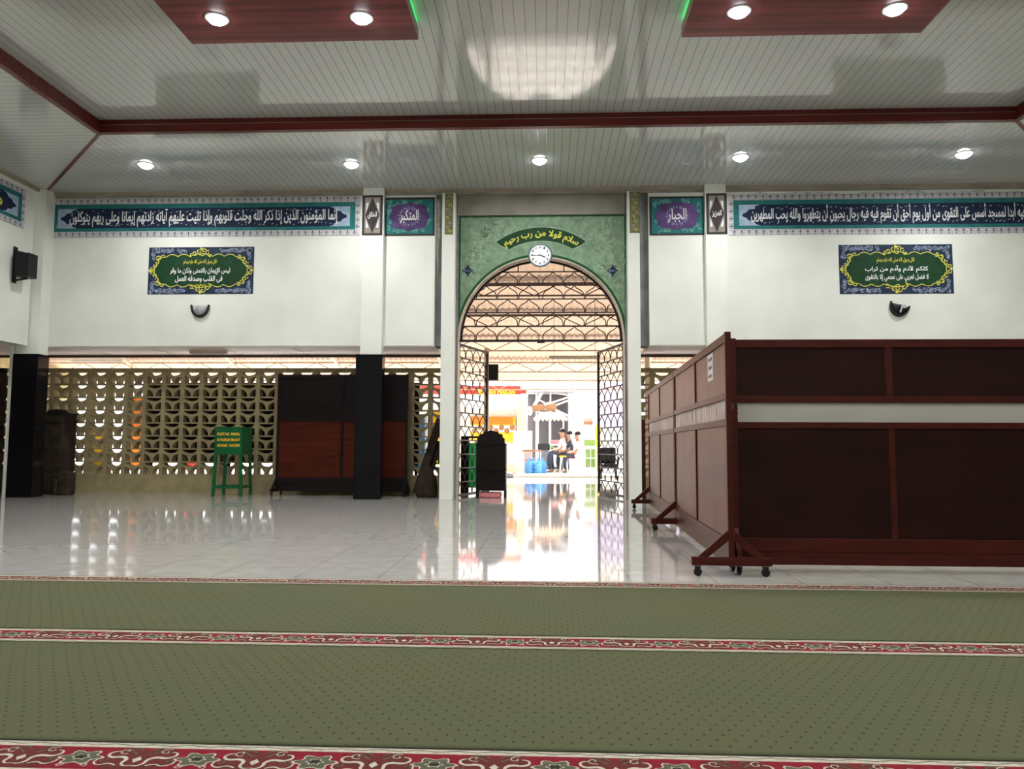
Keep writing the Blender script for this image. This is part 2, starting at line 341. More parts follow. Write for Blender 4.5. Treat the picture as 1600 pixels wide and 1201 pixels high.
# ceiling
mb = MB()
for poly, m in (([(XL-.3, 13.9), (XR+.3, 13.9), (XR, YB), (TX, TY0), (-TX, TY0), (XL, YB)], 'plank_x'), ([(XL, YF), (-TX, TY1), (TX, TY1), (XR, YF)], 'plank_x'),
                ([(XL, YB), (-TX, TY0), (-TX, TY1), (XL, YF)], 'plank_y'), ([(XR, YF), (TX, TY1), (TX, TY0), (XR, YB)], 'plank_y')):
    mb.prism(poly, m, flatxy, ZC, ZC+.4)
mb.box(-TX, TX, TY1, TY0, ZI, ZI+.2, 'plank_x')
mb.box(XL-.6, XR+.6, YF-.5, 15.0, 6.05, 6.2, 'wall_grey')
struct('ceiling', mb)
mb = MB()            # red two-step fascia round the raised field
for k, (z0, z1, t) in enumerate(((ZC-.012, ZC+.10, .035), (ZC+.10, ZI, .012))):
    for a in ((-TX, TX, TY0-t, TY0+.0), (-TX, TX, TY1, TY1+t)): mb.box(a[0], a[1], a[2], a[3], z0, z1, 'red_trim')
    for a in ((-TX, -TX+t), (TX-t, TX)): mb.box(a[0], a[1], TY1+t, TY0-t, z0, z1, 'red_trim')
mb.box(-TX+.035, TX-.035, TY0-.037, TY0-.012, ZC+.10, ZC+.106, 'taupe')  # pale strip standing in for the highlight along the step edge
mb.box(-TX-.02, TX+.02, TY0, TY0+.05, ZC-.014, ZC+.02, 'red_trim'); 
for sx in (-1, 1): mb.box(min(sx*TX, sx*(TX+.05)), max(sx*TX, sx*(TX+.05)), TY1, TY0+.05, ZC-.014, ZC+.02, 'red_trim')
struct('trim_1', mb)
mb = MB()
for sx in (-1, 1): mb.bar((sx*TX, TY0+.02, ZC-.004), (sx*XR, YB-.06, ZC-.004), .05, 'red_trim', .014)
struct('trim_2', mb)
mb = MB()            # tan cornice where wall meets ceiling
mb.box(XL, XR, YB-.05, YB, ZC-.055, ZC, 'trim_tan'); mb.box(XL, XR, YB-.025, YB, ZC-.10, ZC-.055, 'plaster_tan')
mb.box(XL, XL+.04, YF, YB-.05, ZC-.055, ZC, 'trim_tan'); mb.box(XR-.04, XR, YF, YB-.05, ZC-.055, ZC, 'trim_tan')
struct('trim_3', mb)
# walls
GX0 = at(679.5, 420, YB)[0]; GX1 = at(1014, 420, YB)[0]; ZW = 2.735
mb = MB(); mb.box(XL-.4, GX0, YB, YB+.25, ZW, 6, 'wall'); mb.box(GX1, XR+.4, YB, YB+.25, ZW, 6, 'wall'); struct('wall_back', mb)
mb = MB(); mb.box(XL-.25, XL, YF, 13.3, ZW-.03, 6, 'wall'); struct('wall_left', mb)
mb = MB(); mb.box(XR, XR+.25, YF, YB, ZW-.03, 6, 'wall'); struct('wall_right', mb)
mb = MB(); mb.box(-14, 14, YF-.25, YF, 0, 6, 'wall'); struct('wall_front', mb)
mb = MB(); mb.box(-14.2, -14, YF, 22, 0, 3.4, 'cream_block'); mb.box(14, 14.2, YF, 22, 0, 3.4, 'cream_block'); struct('wall_outer', mb)
# soffits of the side and back verandahs
mb = MB()
for a, b in ((-14, GX0), (GX1, 14)):
    mb.box(a, b, YB+.25, 14.93, ZW-.01, ZW+.05, 'soffit'); mb.box(a, b, 14.93, 14.98, ZW-.06, ZW+.06, 'truss_dark')
    mb.box(a, b, YB+.02, YB+.25, ZW-.015, ZW, 'soffit')
    for k in range(9):
        x = a+(b-a)*k/9; mb.box(x, x+.012, YB+.25, 14.93, ZW-.014, ZW-.01, 'trim_tan')
mb.box(-14, XL-.25, YF, YB+.25, ZW-.01, ZW+.05, 'soffit'); mb.box(XR+.25, 14, YF, YB+.25, ZW-.01, ZW+.05, 'soffit')
struct('ceiling_verandah', mb)
# portal wall with the arch
AX, AZ, AR_ = -.088, 2.87, 1.50
arc = lambda r, n=40, a0=0, a1=PI: [(AX+r*math.cos(a0+(a1-a0)*i/n), AZ+r*math.sin(a0+(a1-a0)*i/n)) for i in range(n+1)]
mb = MB(); YP = 13.72
fnY = lambda u, v, d: (u, d, v)
PX0, PX1 = at(692, 420, YP)[0], at(999, 420, YP)[0]
mb.prism([(PX0, 0), (AX-AR_, 0)]+arc(AR_)[::-1]+[(AX+AR_, 0), (PX1, 0), (PX1, ZW), (GX1+.1, ZW), (GX1+.1, 6), (GX0-.1, 6), (GX0-.1, ZW), (PX0, ZW)], 'wall_grey', fnY, YP, 14.1)
inner = [(AX-AR_+.012, 0)]+arc(AR_-.012)[::-1]+[(AX+AR_-.012, 0)]
mb.prism([(AX-AR_, 0)]+arc(AR_)[::-1]+[(AX+AR_, 0)]+inner[::-1], 'cream_edge', fnY, YP-.01, 14.11)
for s in (PX0, PX1-.08): mb.box(s, s+.08, 14.1, 14.98, 0, 2.72, 'cream_edge')
mb.box(PX0+.26, PX1-.26, YP-.04, YP, 5.135, 5.6, 'plaster_tan')
# peeled paint on the grey returns
for s, w_ in ((GX0+.005, .07), (GX1-.075, .05)):
    pts = [(s, 5.42), (s+w_*.5, 5.46), (s+w_, 5.3), (s+w_*.8, 5.05), (s+w_, 4.8), (s+w_*.6, 4.5), (s+w_*.7, 4.2), (s+w_*.3, 3.95), (s+w_*.2, 4.3), (s, 4.4)]
    if s < 0: mb.poly(pts, 'peel', front(YP), .003)
struct('wall_portal', mb)
# lattice screen of vent blocks
def screen(mb, xa, xb, y0, y1):
    z0, z1, nr = .335, 2.375, 8; h = (z1-z0)/nr; n = max(1, round((xb-xa)/.375)); wd = (xb-xa)/n
    mb.box(xa, xb, y0, y1, 0, z0, 'cream_block'); mb.box(xa, xb, y0, y1, z1, z1+.08, 'cream_block'); mb.box(xa, xb, y0-.04, y0, 0, .05, 'cream_block')
    for i in range(n+1): mb.box(xa+i*wd-.04, xa+i*wd+.04, y0, y1, z0, z1, 'cream_block')
    for r in range(nr):
        zb = z0+r*h; mb.box(xa, xb, y0+.004, y1-.004, zb, zb+.028, 'cream_block')
        for i in range(n):
            cx = xa+(i+.5)*wd; W = wd/2-.04; b = zb+.028; t = zb+h; p = []
            for k in range(9): u = -1+2*k/8; p.append((cx+W*u, t-.068*math.sqrt(max(0, 1-u*u))))
            p[0] = (cx-W, t-.001); p[-1] = (cx+W, t-.001)
            for k in range(6): a = PI/2*(1-k/5); p.append((cx+W-(W-.02)*math.cos(a), b+.142*math.sin(a)))
            for k in range(6): a = PI/2*k/5; p.append((cx-W+(W-.02)*math.cos(a), b+.142*math.sin(a)))
            mb.prism(p, 'cream_block', fnY, y0+.008, y1-.008)
mb = MB(); screen(mb, -14, PX0-.002, 14.85, 15.05); screen(mb, PX1+.002, 14, 14.85, 15.05)
struct('wall_screen', mb)
# corrugated verandah roof in lapped courses
mb = MB(); ys = [15.0, 16.5, 18.0, 19.4, 20.8, 22.1]
rz = lambda y: 5.0-(y-15)*.292
for k in range(5):
    y0, y1 = ys[k]-.1, ys[k+1]+.12; lift = .035*(k % 1); vs = []; n = 760
    for i in range(n+1):
        x = -14+28*i/n; dz = .022*math.cos(x*2*PI/.145)
        for y in (y0, y1): vs.append((x, y, rz(y)+dz+(.06 if y == y0 else .0)))
    fs = [(2*i, 2*i+2, 2*i+3, 2*i+1) for i in range(n)]; mb.add(vs, fs, 'roof_sheet', True)
mb.box(-14, 14, 14.1, 14.98, 4.95, 5.02, 'wall_grey')
ro = struct('ceiling_roof_sheets', mb)
rm = M['roof_sheet']; nt = rm.node_tree; tr = nt.nodes.new('ShaderNodeBsdfTranslucent'); tr.inputs[0].default_value = (.85, .60, .42, 1)
mxs = nt.nodes.new('ShaderNodeMixShader'); mxs.inputs[0].default_value = .04; out = nt.nodes['Material Output']
nt.links.new(nt.nodes['Principled BSDF'].outputs[0], mxs.inputs[1]); nt.links.new(tr.outputs[0], mxs.inputs[2]); nt.links.new(mxs.outputs[0], out.inputs[0])
mb = MB()            # trusses and purlins under the sheets
for k, y in enumerate(ys[1:]):
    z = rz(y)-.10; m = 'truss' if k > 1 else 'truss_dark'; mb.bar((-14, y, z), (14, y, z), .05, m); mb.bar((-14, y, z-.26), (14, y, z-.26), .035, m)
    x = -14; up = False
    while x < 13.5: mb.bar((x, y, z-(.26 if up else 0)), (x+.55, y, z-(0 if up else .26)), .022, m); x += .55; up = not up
for x in (-11.5, -8.6, -5.7, -2.85, 2.75, 5.6, 8.5, 11.4): mb.bar((x, 15.0, rz(15)-.18), (x, 22.1, rz(22.1)-.18), .07, 'truss')
struct('trim_4', mb)
for i, (x, l) in enumerate(((-2.42, 'pale slim post of the verandah roof seen through the left gate leaf'), (2.55, 'pale slim post of the verandah roof behind the right jamb'))):
    mb = MB(); mb.box(-.06, .06, -.06, .06, .02, rz(19.4)-.3, 'truss'); mb.box(-.1, .1, -.1, .1, 0, .02, 'truss')
    tag(mb.build('post', loc=(x*.62 if x < 0 else x, 19.4, 0)), l, 'post')

# ---------------------------------------------------------------- columns
def column(px0, px1, Y, dp, label, cap, ins, xs=None):
    X0, X1 = xs or (at(px0, 660, Y)[0], at(px1, 660, Y)[0]); t = thing('column', label, 'column', ((X0+X1)/2, Y+dp/2, 0), group='black clad columns'); W = (X1-X0)/2
    mb = MB(); mb.box(-W+ins[0], W-ins[1], -dp/2+.02, dp/2, 2.56, ZC-.001, 'wall'); (mb.box(-W-.09, -W, -dp/2+.03, dp/2, 0, 2.7, 'wall') if cap else None); mb.build('shaft', t)
    mb = MB(); mb.box(-W, W, -dp/2-.01, dp/2+.01, 0, 2.56, 'black_tile'); mb.build('cladding', t, bevel=.006)
    return t
column(15, 55, 13.33, .29, 'square column in the left corner, black polished cladding below and white above', 1, (.02, .03))
MC = column(554, 596, 13.46, .2, 'square column left of the arch, black polished cladding below, white above', 0, (.07, .03))
c = column(0, 0, 13.46, .2, 'white square column right of the arch, its foot hidden by the wooden partitions', 0, (.03, .03), (at(1101, 400, 13.46)[0], at(1139, 400, 13.46)[0]))
del c['group']; del MC['group']
for o in bpy.data.objects:
    if o.name.startswith('column') and 'group' in o: del o['group']

def pilaster(p0, p1, q0, q1, label):
    X0, X1 = at(p0, 420, 13.5)[0], at(p1, 420, 13.5)[0]; t = thing('pilaster', label, 'pilaster', ((X0+X1)/2, 13.6, 0)); W = (X1-X0)/2; cx = (X0+X1)/2
    mb = MB(); mb.box(-W, W, -.1, .115, 0, 5.5, 'wall'); mb.build('shaft', t, bevel=.004)
    u0, u1 = at(q0, 330, 13.5)[0]-cx, at(q1, 330, 13.5)[0]-cx; fn = lambda u, v, d: (u, -.1-d, v)
    mb = MB(); mb.flat = True; mb.rect(u0, u1, 4.73, 5.49, 'olive_pat', fn, .003)
    for k in range(9):
        z = 4.79+k*.08; mb.ribbon(spiral((u0+u1)/2+(-1)**k*.02, z, .035, 1.1, k, 10, (-1)**k), .010, 'yellow' if k % 3 == 0 else 'green_curl', fn, .005)
    mb.build('patterned_band', t)
pilaster(690, 710.5, 695, 708, 'white pilaster on the left side of the green arch')
pilaster(981, 1000, 983.5, 1000, 'white pilaster on the right side of the green arch')

# ---------------------------------------------------------------- painted friezes
def lobed(x0, x1, z0, z1, tip=.25):     # long navy cartouche with pointed, scalloped ends
    h = (z1-z0)/2; zc = (z0+z1)/2
    R_ = [(x1-tip, z1), (x1-tip*.72, z1-h*.12), (x1-tip*.60, z1-h*.42), (x1-tip*.35, z1-h*.48), (x1-tip*.22, z1-h*.75), (x1-tip*.06, z1-h*.85), (x1, zc)]
    R_ += [(x, 2*zc-z) for x, z in R_[:-1][::-1]]
    L_ = [(x0+x1-x, z) for x, z in R_][::-1]
    return R_+L_
def frieze(X0, X1, fn, label, text, tx0, tx1, seed, ZO=(4.755, 5.49), gold=False, teal=(.10, .10)):
    r = random.Random(seed); t = thing('calligraphy_frieze', label, 'frieze')
    z0, z1 = ZO; f = (z1-z0)
    mb = MB(); mb.flat = True; mb.rect(X0, X1, z0, z1, 'lace', fn, .004)
    P_ = .128
    def motif(x, z, s, rot=0):
        def T(a, b): return (x+a*s, z+b*s) if not rot else (x+b*s*rot, z+a*s)
        for cx, cz, q in ((0, .030, .014), (-.017, .010, .011), (.017, .010, .011)): mb.poly([T(a, b) for a, b in circ(cx, cz, q, 7)], 'lace_ink', fn, .006)
        mb.poly([T(-.004, .02), T(.004, .02), T(.007, -.035), T(-.007, -.035)], 'lace_ink', fn, .006)
        mb.ribbon([T(-.05, .045), T(-.035, -.01), T(-.02, -.03), T(0, -.034), T(.02, -.03), T(.035, -.01), T(.05, .045)], .006, 'lace_ink', fn, .0055)
        mb.poly([T(.056, -.03), T(.066, -.03), T(.061, .03)], 'lace_ink', fn, .006)
    n = int((X1-X0-.1)/P_)
    for i in range(n):
        x = X0+.05+(i+.5)*(X1-X0-.1)/n
        motif(x, z0+.055, 1); motif(x, z1-.05, 1)
    for z in (z0+.012, z1-.012, z0+.10, z1-.095):
        mb.ribbon([(X0+.02+(X1-X0-.04)*i/n, z) for i in range(n+1)], .005, 'lace_ink', fn, .005)
    for i in range(4):
        for s, x in ((1, X0+.055), (-1, X1-.055)): motif(x, z0+.17+i*(f-.34)/3, .9, s)
    zz = z1+.004; x = X0+.35
    if not gold:
        while x < X1-.4:      # crumbling white plaster edge along the top
            l = .5+r.random()*1.2; q = [(x+l*k/8, zz+(0 if k in (0, 8) else .012+r.random()*.03)) for k in range(9)]; mb.poly([(x, z1-.004)]+q+[(x+l, z1-.004)], 'peel', fn, .003); x += l+(.0 if r.random() < .6 else .3)
    mb.build('lace_border', t)
    a0, a1, b0, b1 = X0+.10, X1-.10, z0+.115, z1-.105
    mb = MB(); mb.flat = True; mb.rect(a0, a1, b0, b1, 'teal', fn, .008); mb.build('teal_frame', t)
    mb = MB(); mb.flat = True; i0, i1, j0, j1 = a0+.10, a1-.10, b0+.065, b1-.085
    mb.rect(i0, i1, j0, j1, 'navy', fn, .010)
    for x0_, x1_ in ((i0, i0+.36), (i1-.36, i1)): mb.rect(x0_, x1_, j0, j1, 'arab_blue', fn, .011)
    mb.poly(lobed(i0+.05, i1-.05, j0, j1, .34), 'navy', fn, .012)
    for k in range(40):
        x = (i0+r.random()*.2) if k % 2 else (i1-r.random()*.2); z = r.choice((j0+.03+r.random()*.06, j1-.03-r.random()*.06)); mb.ribbon(spiral(x, z, .03, 1, r.random()*6, 8), .006, 'teal_light', fn, .0115)
    mb.build('cartouche', t)
    mb = MB(); mb.flat = True; m = 'yellow' if gold else 'white_paint'
    text_into(mb, text, tx0, tx1, j0+.015, j1-.01, m, fn, .014, bold=.022)
    x = tx0+.05
    while x < tx1-.05:       # short vowel strokes above and below
        for zz in (j1-.045-r.random()*.05, j0+.03+r.random()*.04):
            if r.random() < .75:
                k = r.random(); l = .022+r.random()*.02
                if k < .6: mb.ribbon([(x, zz), (x+l, zz+.018)], .007, m, fn, .0145)
                elif k < .8: mb.poly(circ(x, zz, .007, 6), m, fn, .0145)
                else: mb.ribbon([(x, zz+.015), (x+.01, zz), (x+.02, zz+.012), (x+.03, zz), (x+.04, zz+.015)], .006, m, fn, .0145)
        x += .06+r.random()*.04
    mb.build('lettering', t)
    return t
fB = front(YB)
frieze(at(75, 335, YB)[0], at(564, 335, YB)[0], fB, 'long teal and navy calligraphy frieze high on the back wall, left of the arch',
       'إنما المؤمنون الذين إذا ذكر الله وجلت قلوبهم وإذا تليت عليهم آياته زادتهم إيمانا وعلى ربهم يتوكلون', at(110, 336, YB)[0], at(528, 336, YB)[0], 1)
X1r = 9.15
frieze(at(1137, 335, YB)[0], X1r, fB, 'long teal and navy calligraphy frieze high on the back wall, right of the arch',
       'لا تقم فيه أبدا لمسجد أسس على التقوى من أول يوم أحق أن تقوم فيه فيه رجال يحبون أن يتطهروا والله يحب المطهرين', at(1173, 336, YB)[0], X1r-.45, 2, (4.70, 5.45))
frieze(YF+.3, 13.05, lambda u, v, d: (XL+d, u, v), 'calligraphy frieze with gold letters on the left side wall, at the picture edge',
       'وإذ يرفع إبراهيم القواعد من البيت وإسماعيل ربنا تقبل منا إنك أنت السميع العليم ربنا واجعلنا مسلمين لك ومن ذريتنا أمة مسلمة لك', YF+.9, 12.45, 3, (4.75, 5.47), gold=True)

def name_panel(px0, px1, label, text, Z, seed):
    X0, X1 = at(px0, 335, YB)[0], at(px1, 335, YB)[0]; z0, z1 = Z; cx, cz = (X0+X1)/2, (z0+z1)/2; r = random.Random(seed)
    t = thing('calligraphy_mural', label, 'wall painting')
    mb = MB(); mb.flat = True; mb.rect(X0, X1, z0, z1, 'brown_paint', fB, .004); mb.rect(X0+.04, X1-.035, z0+.035, z1-.04, 'teal', fB, .006)
    W, H = (X1-X0)/2-.10, (z1-z0)/2-.09
    for sx in (-1, 1):
        for sz in (-1, 1):
            for k in range(16):
                a = r.random()*.34; b = r.random()*(.30-a*.6); mb.ribbon(spiral(cx+sx*(W-a+.03), cz+sz*(H-b*.8+.02), .035, 1, r.random()*6, 9), .010, 'teal_light', fB, .008)
    mb.build('teal_ground', t)
    P_ = []
    for k in range(64):
        a = 2*PI*k/64; c, s = math.cos(a), math.sin(a); rr = (abs(c)**3.2+abs(s)**3.2)**(-1/3.2); rr *= 1+.055*math.cos(8*a)
        P_.append((cx+c*rr*W*(.96 if abs(s) < .7 else .9), cz+s*rr*H*(.93-.18*(abs(c)**4))))
    mb = MB(); mb.flat = True; mb.poly(P_, 'purple', fB, .010); mb.build('medallion', t)
    mb = MB(); mb.flat = True; text_into(mb, text, cx-.17, cx+.17, cz-.13, cz+.13, 'white_paint', fB, .012, bold=.02)
    for k in range(22):
        a = 2*PI*k/22+r.random()*.2; mb.ribbon(spiral(cx+.175*math.cos(a), cz+.155*math.sin(a), .022+r.random()*.012, .7, a, 7), .008, 'arab_blue', fB, .0125)
    mb.build('lettering', t)
name_panel(600, 679.5, 'teal wall panel with purple medallion and white round calligraphy, left of the arch', 'المتكبر', (4.745, 5.46), 5)
name_panel(1014.5, 1101, 'teal wall panel with purple medallion and white round calligraphy, right of the arch', 'الجبار', (4.715, 5.43), 6)
def diamond(px0, px1, Y, label, text, Z, dp):
    X0, X1 = at(px0, 335, Y)[0], at(px1, 335, Y)[0]; z0, z1 = Z; cx, cz = (X0+X1)/2, (z0+z1)/2; fn = front(Y)
    t = thing('diamond_panel', label, 'wall painting')
    mb = MB(); mb.flat = True; mb.rect(X0, X1, z0, z1, 'brown_paint', fn, .004); mb.rect(X0+.045, X1-.045, z0+.04, z1-.04, 'taupe', fn, .006)
    for s in (-1, 1):
        for q in (-1, 1): mb.poly([(cx+s*.115, cz+q*.06), (cx+s*.115, cz+q*.23), (cx+s*.07, cz+q*.23)], 'white_paint', fn, .008)
    mb.build('ground', t)
    mb = MB(); mb.flat = True; mb.poly([(cx-.13, cz), (cx, cz-.33), (cx+.13, cz), (cx, cz+.33)], 'brown_paint', fn, .010); mb.build('diamond', t)
    mb = MB(); mb.flat = True; text_into(mb, text, cx-.085, cx+.085, cz-.065, cz+.065, 'white_paint', fn, .012, bold=.02); mb.build('lettering', t)
diamond(566, 598, 13.46+.02-.001, 'brown painted diamond panel on top of the column left of the arch', 'الخالق', (4.72, 5.46), 0)
diamond(1103.5, 1136, 13.46+.02-.001, 'brown painted diamond panel on top of the column right of the arch', 'العزيز', (4.69, 5.43), 0)

# ---------------------------------------------------------------- green plaques
def plaque(r4, label, lines, seed):
    X0, X1, z0, z1 = rect(*r4, YB); t = thing('calligraphy_plaque', label, 'wall painting'); r = random.Random(seed)
    cx, cz, W, H = (X0+X1)/2, (z0+z1)/2, (X1-X0)/2, (z1-z0)/2
    U = lambda u, v: (cx+u*W, cz+v*H)
    mb = MB(); mb.flat = True; mb.rect(X0, X1, z0, z1, 'navy2', fB, .004)
    for sx in (-1, 1):
        for sz in (-1, 1):
            for k in range(46):
                q = r.random()
                u, v = (.30+.64*r.random(), .80+.10*r.random()) if q < .75 else (.90+.03*r.random(), .45+.45*r.random())
                p = U(sx*u, sz*v); mb.ribbon(spiral(p[0], p[1], .022+r.random()*.02, 1.1, r.random()*6, 9), .009, 'arab_blue', fB, .006)
    mb.build('ground', t)
    # scalloped cartouche
    half = []
    def sc(u0, v0, u1, v1, bulge, n=6):
        dx, dy = u1-u0, v1-v0; l = math.hypot(dx, dy); nx, ny = -dy/l, dx/l
        for i in range(n): s = i/n; b = bulge*math.sin(PI*s); half.append((u0+dx*s+nx*b, v0+dy*s+ny*b))
    sc(.0, .72, .22, .60, .02); sc(.22, .60, .44, .60, .10); sc(.44, .60, .66, .58, .10); sc(.66, .58, .80, .34, .10); sc(.80, .34, .88, .0, .03)
    q1 = half; q4 = [(u, -v) for u, v in q1[::-1]][:-0 or None]; rgt = q1+[(.88, 0)]+q4; lft = [(-u, v) for u, v in rgt[::-1]]
    out_ = [U(*p) for p in rgt+lft[1:-1]]
    mb = MB(); mb.flat = True; mb.poly(out_, 'cart_green', fB, .009); mb.ribbon(out_, .014, 'yellow', fB, .011, closed=True); mb.build('cartouche', t)
    mb = MB(); mb.flat = True      # yellow scroll ornaments top, bottom, left, right
    for s in (-1, 1):
        for q in (-1, 1):
            for (u, v, rr, a) in ((.05, .84, .045, 0), (.12, .74, .05, 1), (.17, .66, .045, 2), (.03, .70, .04, 3)):
                p = U(q*u, s*v); mb.ribbon(spiral(p[0], p[1], rr, .95, a*q, 10, q*s), .018, 'yellow', fB, .013)
            for (u, v, rr, a) in ((.93, .10, .04, 0), (.88, .22, .05, 1), (.84, .36, .055, 2), (.80, .52, .055, 3), (.72, .60, .045, 4)):
                p = U(q*u, s*v); mb.ribbon(spiral(p[0], p[1], rr, .95, a*s, 10, q*s), .018, 'yellow', fB, .013)
        p = U(0, s*.92); mb.poly(circ(p[0], p[1], .028, 8), 'yellow', fB, .014); p = U(s*.965, 0); mb.poly(circ(p[0], p[1], .028, 8), 'yellow', fB, .014)
    mb.build('scroll_ornament', t)
    mb = MB(); mb.flat = True
    for (tx, u0, u1, v0, v1, m) in lines:
        a, b = U(u0, v0), U(u1, v1); text_into(mb, tx, a[0], b[0], a[1], b[1], m, fB, .015, bold=.028)
    mb.build('lettering', t)
plaque((232, 386, 396.5, 459.5), 'green and navy calligraphy plaque on the wall left of the arch, above the whole sconce',
       (('قال رسول الله صلى الله عليه وسلم', -.33, .30, .22, .47, 'yellow'), ('ليس الإيمان بالتمنى ولكن ما وقر', -.58, .56, -.18, .12, 'white_paint'), ('فى القلب وصدقه العمل', -.48, .42, -.52, -.22, 'white_paint'), ('رواه الديلمى', -.15, .12, -.66, -.56, 'yellow')), 11)
plaque((1311, 382, 1489, 459), 'green and navy calligraphy plaque on the wall right of the arch, above the broken sconce',
       (('قال رسول الله صلى الله عليه وسلم', -.34, .32, .22, .47, 'yellow'), ('كلكم لآدم وآدم من تراب', -.55, .56, -.16, .14, 'white_paint'), ('لا فضل لعربي على عجمي إلا بالتقوى', -.55, .56, -.52, -.20, 'white_paint')), 12)

# ---------------------------------------------------------------- green arch panel
fA = front(YP-.005)
t = thing('arch_surround', 'sage green painted surround of the arched doorway with pale scrolls', 'wall painting')
GL, GR, GT = at(717, 420, YP)[0], at(978.5, 420, YP)[0], 5.13
def arch_outline(r_, g):
    a0 = math.acos(min(1, (GR-g-AX)/r_)); a1 = PI-math.acos(min(1, (AX-GL-g)/r_)); return [(GL+g, GT-g)]+arc(r_, 40, a0, a1)[::-1]+[(GR-g, GT-g)]
mb = MB(); mb.flat = True; mb.poly(arch_outline(AR_+.002, 0), 'green_edge', fA, .004); mb.poly(arch_outline(AR_+.045, .03), 'green_wall', fA, .008); mb.build('green_ground', t)
mb = MB(); mb.flat = True; r = random.Random(4); k = 0
while k < 260:
    x = r.uniform(GL+.08, GR-.08); z = r.uniform(3.3, GT-.08); rr = r.uniform(.03, .075)
    d0 = math.hypot(x-AX, z-AZ); d1 = math.hypot(x-AX, z-3.48)
    if d0 < AR_+.06+rr or (1.08-rr < d1 < 1.42+rr and abs(x-AX) < .95): continue
    mb.ribbon(spiral(x, z, rr, 1.2, r.random()*6, 12, r.choice((-1, 1))), .011, 'green_curl', fA, .011); k += 1
mb.build('scroll_pattern', t)
CZ = 3.52; ang = R(36)
def band(ro_, ri_, e):
    o_ = [(AX+ro_*math.sin(-ang-e+2*(ang+e)*i/30), CZ+ro_*math.cos(-ang-e+2*(ang+e)*i/30)) for i in range(31)]
    i_ = [(AX+ri_*math.sin(ang+e-.10-2*(ang+e-.10)*i/30), CZ+ri_*math.cos(ang+e-.10-2*(ang+e-.10)*i/30)) for i in range(31)]
    rm_ = (ro_+ri_)/2; n1 = (AX+(rm_+.03)*math.sin(ang+e-.02), CZ+(rm_+.03)*math.cos(ang+e-.02)); n2 = (AX-(rm_+.03)*math.sin(ang+e-.02), CZ+(rm_+.03)*math.cos(ang+e-.02))
    return o_+[n1]+i_+[n2]
t2 = thing('arch_banner', 'dark green curved banner with gold calligraphy painted over the arch', 'wall painting')
mb = MB(); mb.flat = True; mb.poly(band(1.40, 1.125, .018), 'green_curl', fA, .013); mb.poly(band(1.385, 1.14, 0), 'cart_green', fA, .016); mb.build('banner_ground', t2)
mb = MB(); mb.flat = True
text_into(mb, 'سلام قولا من رب رحيم', -.56, .56, 1.165, 1.35, 'yellow', fA, .019, bold=.03, warp=lambda u, v: (AX+v*math.sin(u), CZ+v*math.cos(u)))
mb.build('lettering', t2)
for px, lb in ((731, 'left'), (957, 'right')):
    x, z = at(px, 423 if lb == 'left' else 423, YP); mb = MB(); mb.flat = True; n = []
    for q in range(4):
        a = PI/2*q; n += [(x+.115*math.cos(a), z+.125*math.sin(a)), (x+.062*math.cos(a+.45), z+.066*math.sin(a+.45)), (x+.066*math.cos(a+PI/4), z+.07*math.sin(a+PI/4)), (x+.062*math.cos(a+1.12), z+.066*math.sin(a+1.12))]
    mb.poly([(x+(p[0]-x)*1.12, z+(p[1]-z)*1.12) for p in n], 'green_curl', fA, .013); mb.poly(n, 'navy', fA, .016)
    text_into(mb, 'لا إله إلا الله' if 0 else 'سبحان الله', x-.07, x+.07, z-.022, z+.022, 'arab_blue', fA, .019, bold=.02)
    tag(mb.build('star_emblem'), 'small dark four-pointed painted star at the %s shoulder of the arch' % lb, 'wall painting')

# ---------------------------------------------------------------- clock
cxk, czk = at(844, 398, 13.64)
t = thing('wall_clock', 'round white wall clock with grey rim at the top of the arch', 'clock', (cxk, YP-.02, czk))
mb = MB(); mb.lathe([(0, 0), (.205, 0), (.218, -.02), (.218, -.045), (.205, -.058), (.190, -.05)], (0, 0, 0), 'clock_rim', 36, 'y'); mb.build('rim', t)
mb = MB(); mb.lathe([(0, -.04), (.192, -.04), (.192, -.036)], (0, 0, 0), 'clock_face', 36, 'y', smooth=False); mb.build('dial', t)
mb = MB(); mb.flat = True
for h in range(1, 13):
    a = R(90-30*h); x, z = .148*math.cos(a), .148*math.sin(a); wd_ = .017 if h < 10 else .03
    text_into(mb, str(h), x-wd_/2-.006, x+wd_/2+.006, z-.021, z+.021, 'black_plastic', lambda u, v, d: (u, -.0415-d, v), 0, False, .03)
mb.build('numerals', t)
for nm, a, l, w_ in (('hour_hand', 90-30*3.75, .105, .016), ('minute_hand', 90-6*44.3, .155, .011)):
    a = R(a); mb = MB(); mb.bar((-.03*math.cos(a), -.045, -.03*math.sin(a)), (l*math.cos(a), -.045, l*math.sin(a)), w_, 'black_plastic', .003, up=(0, 1, 0)); mb.build(nm, t)

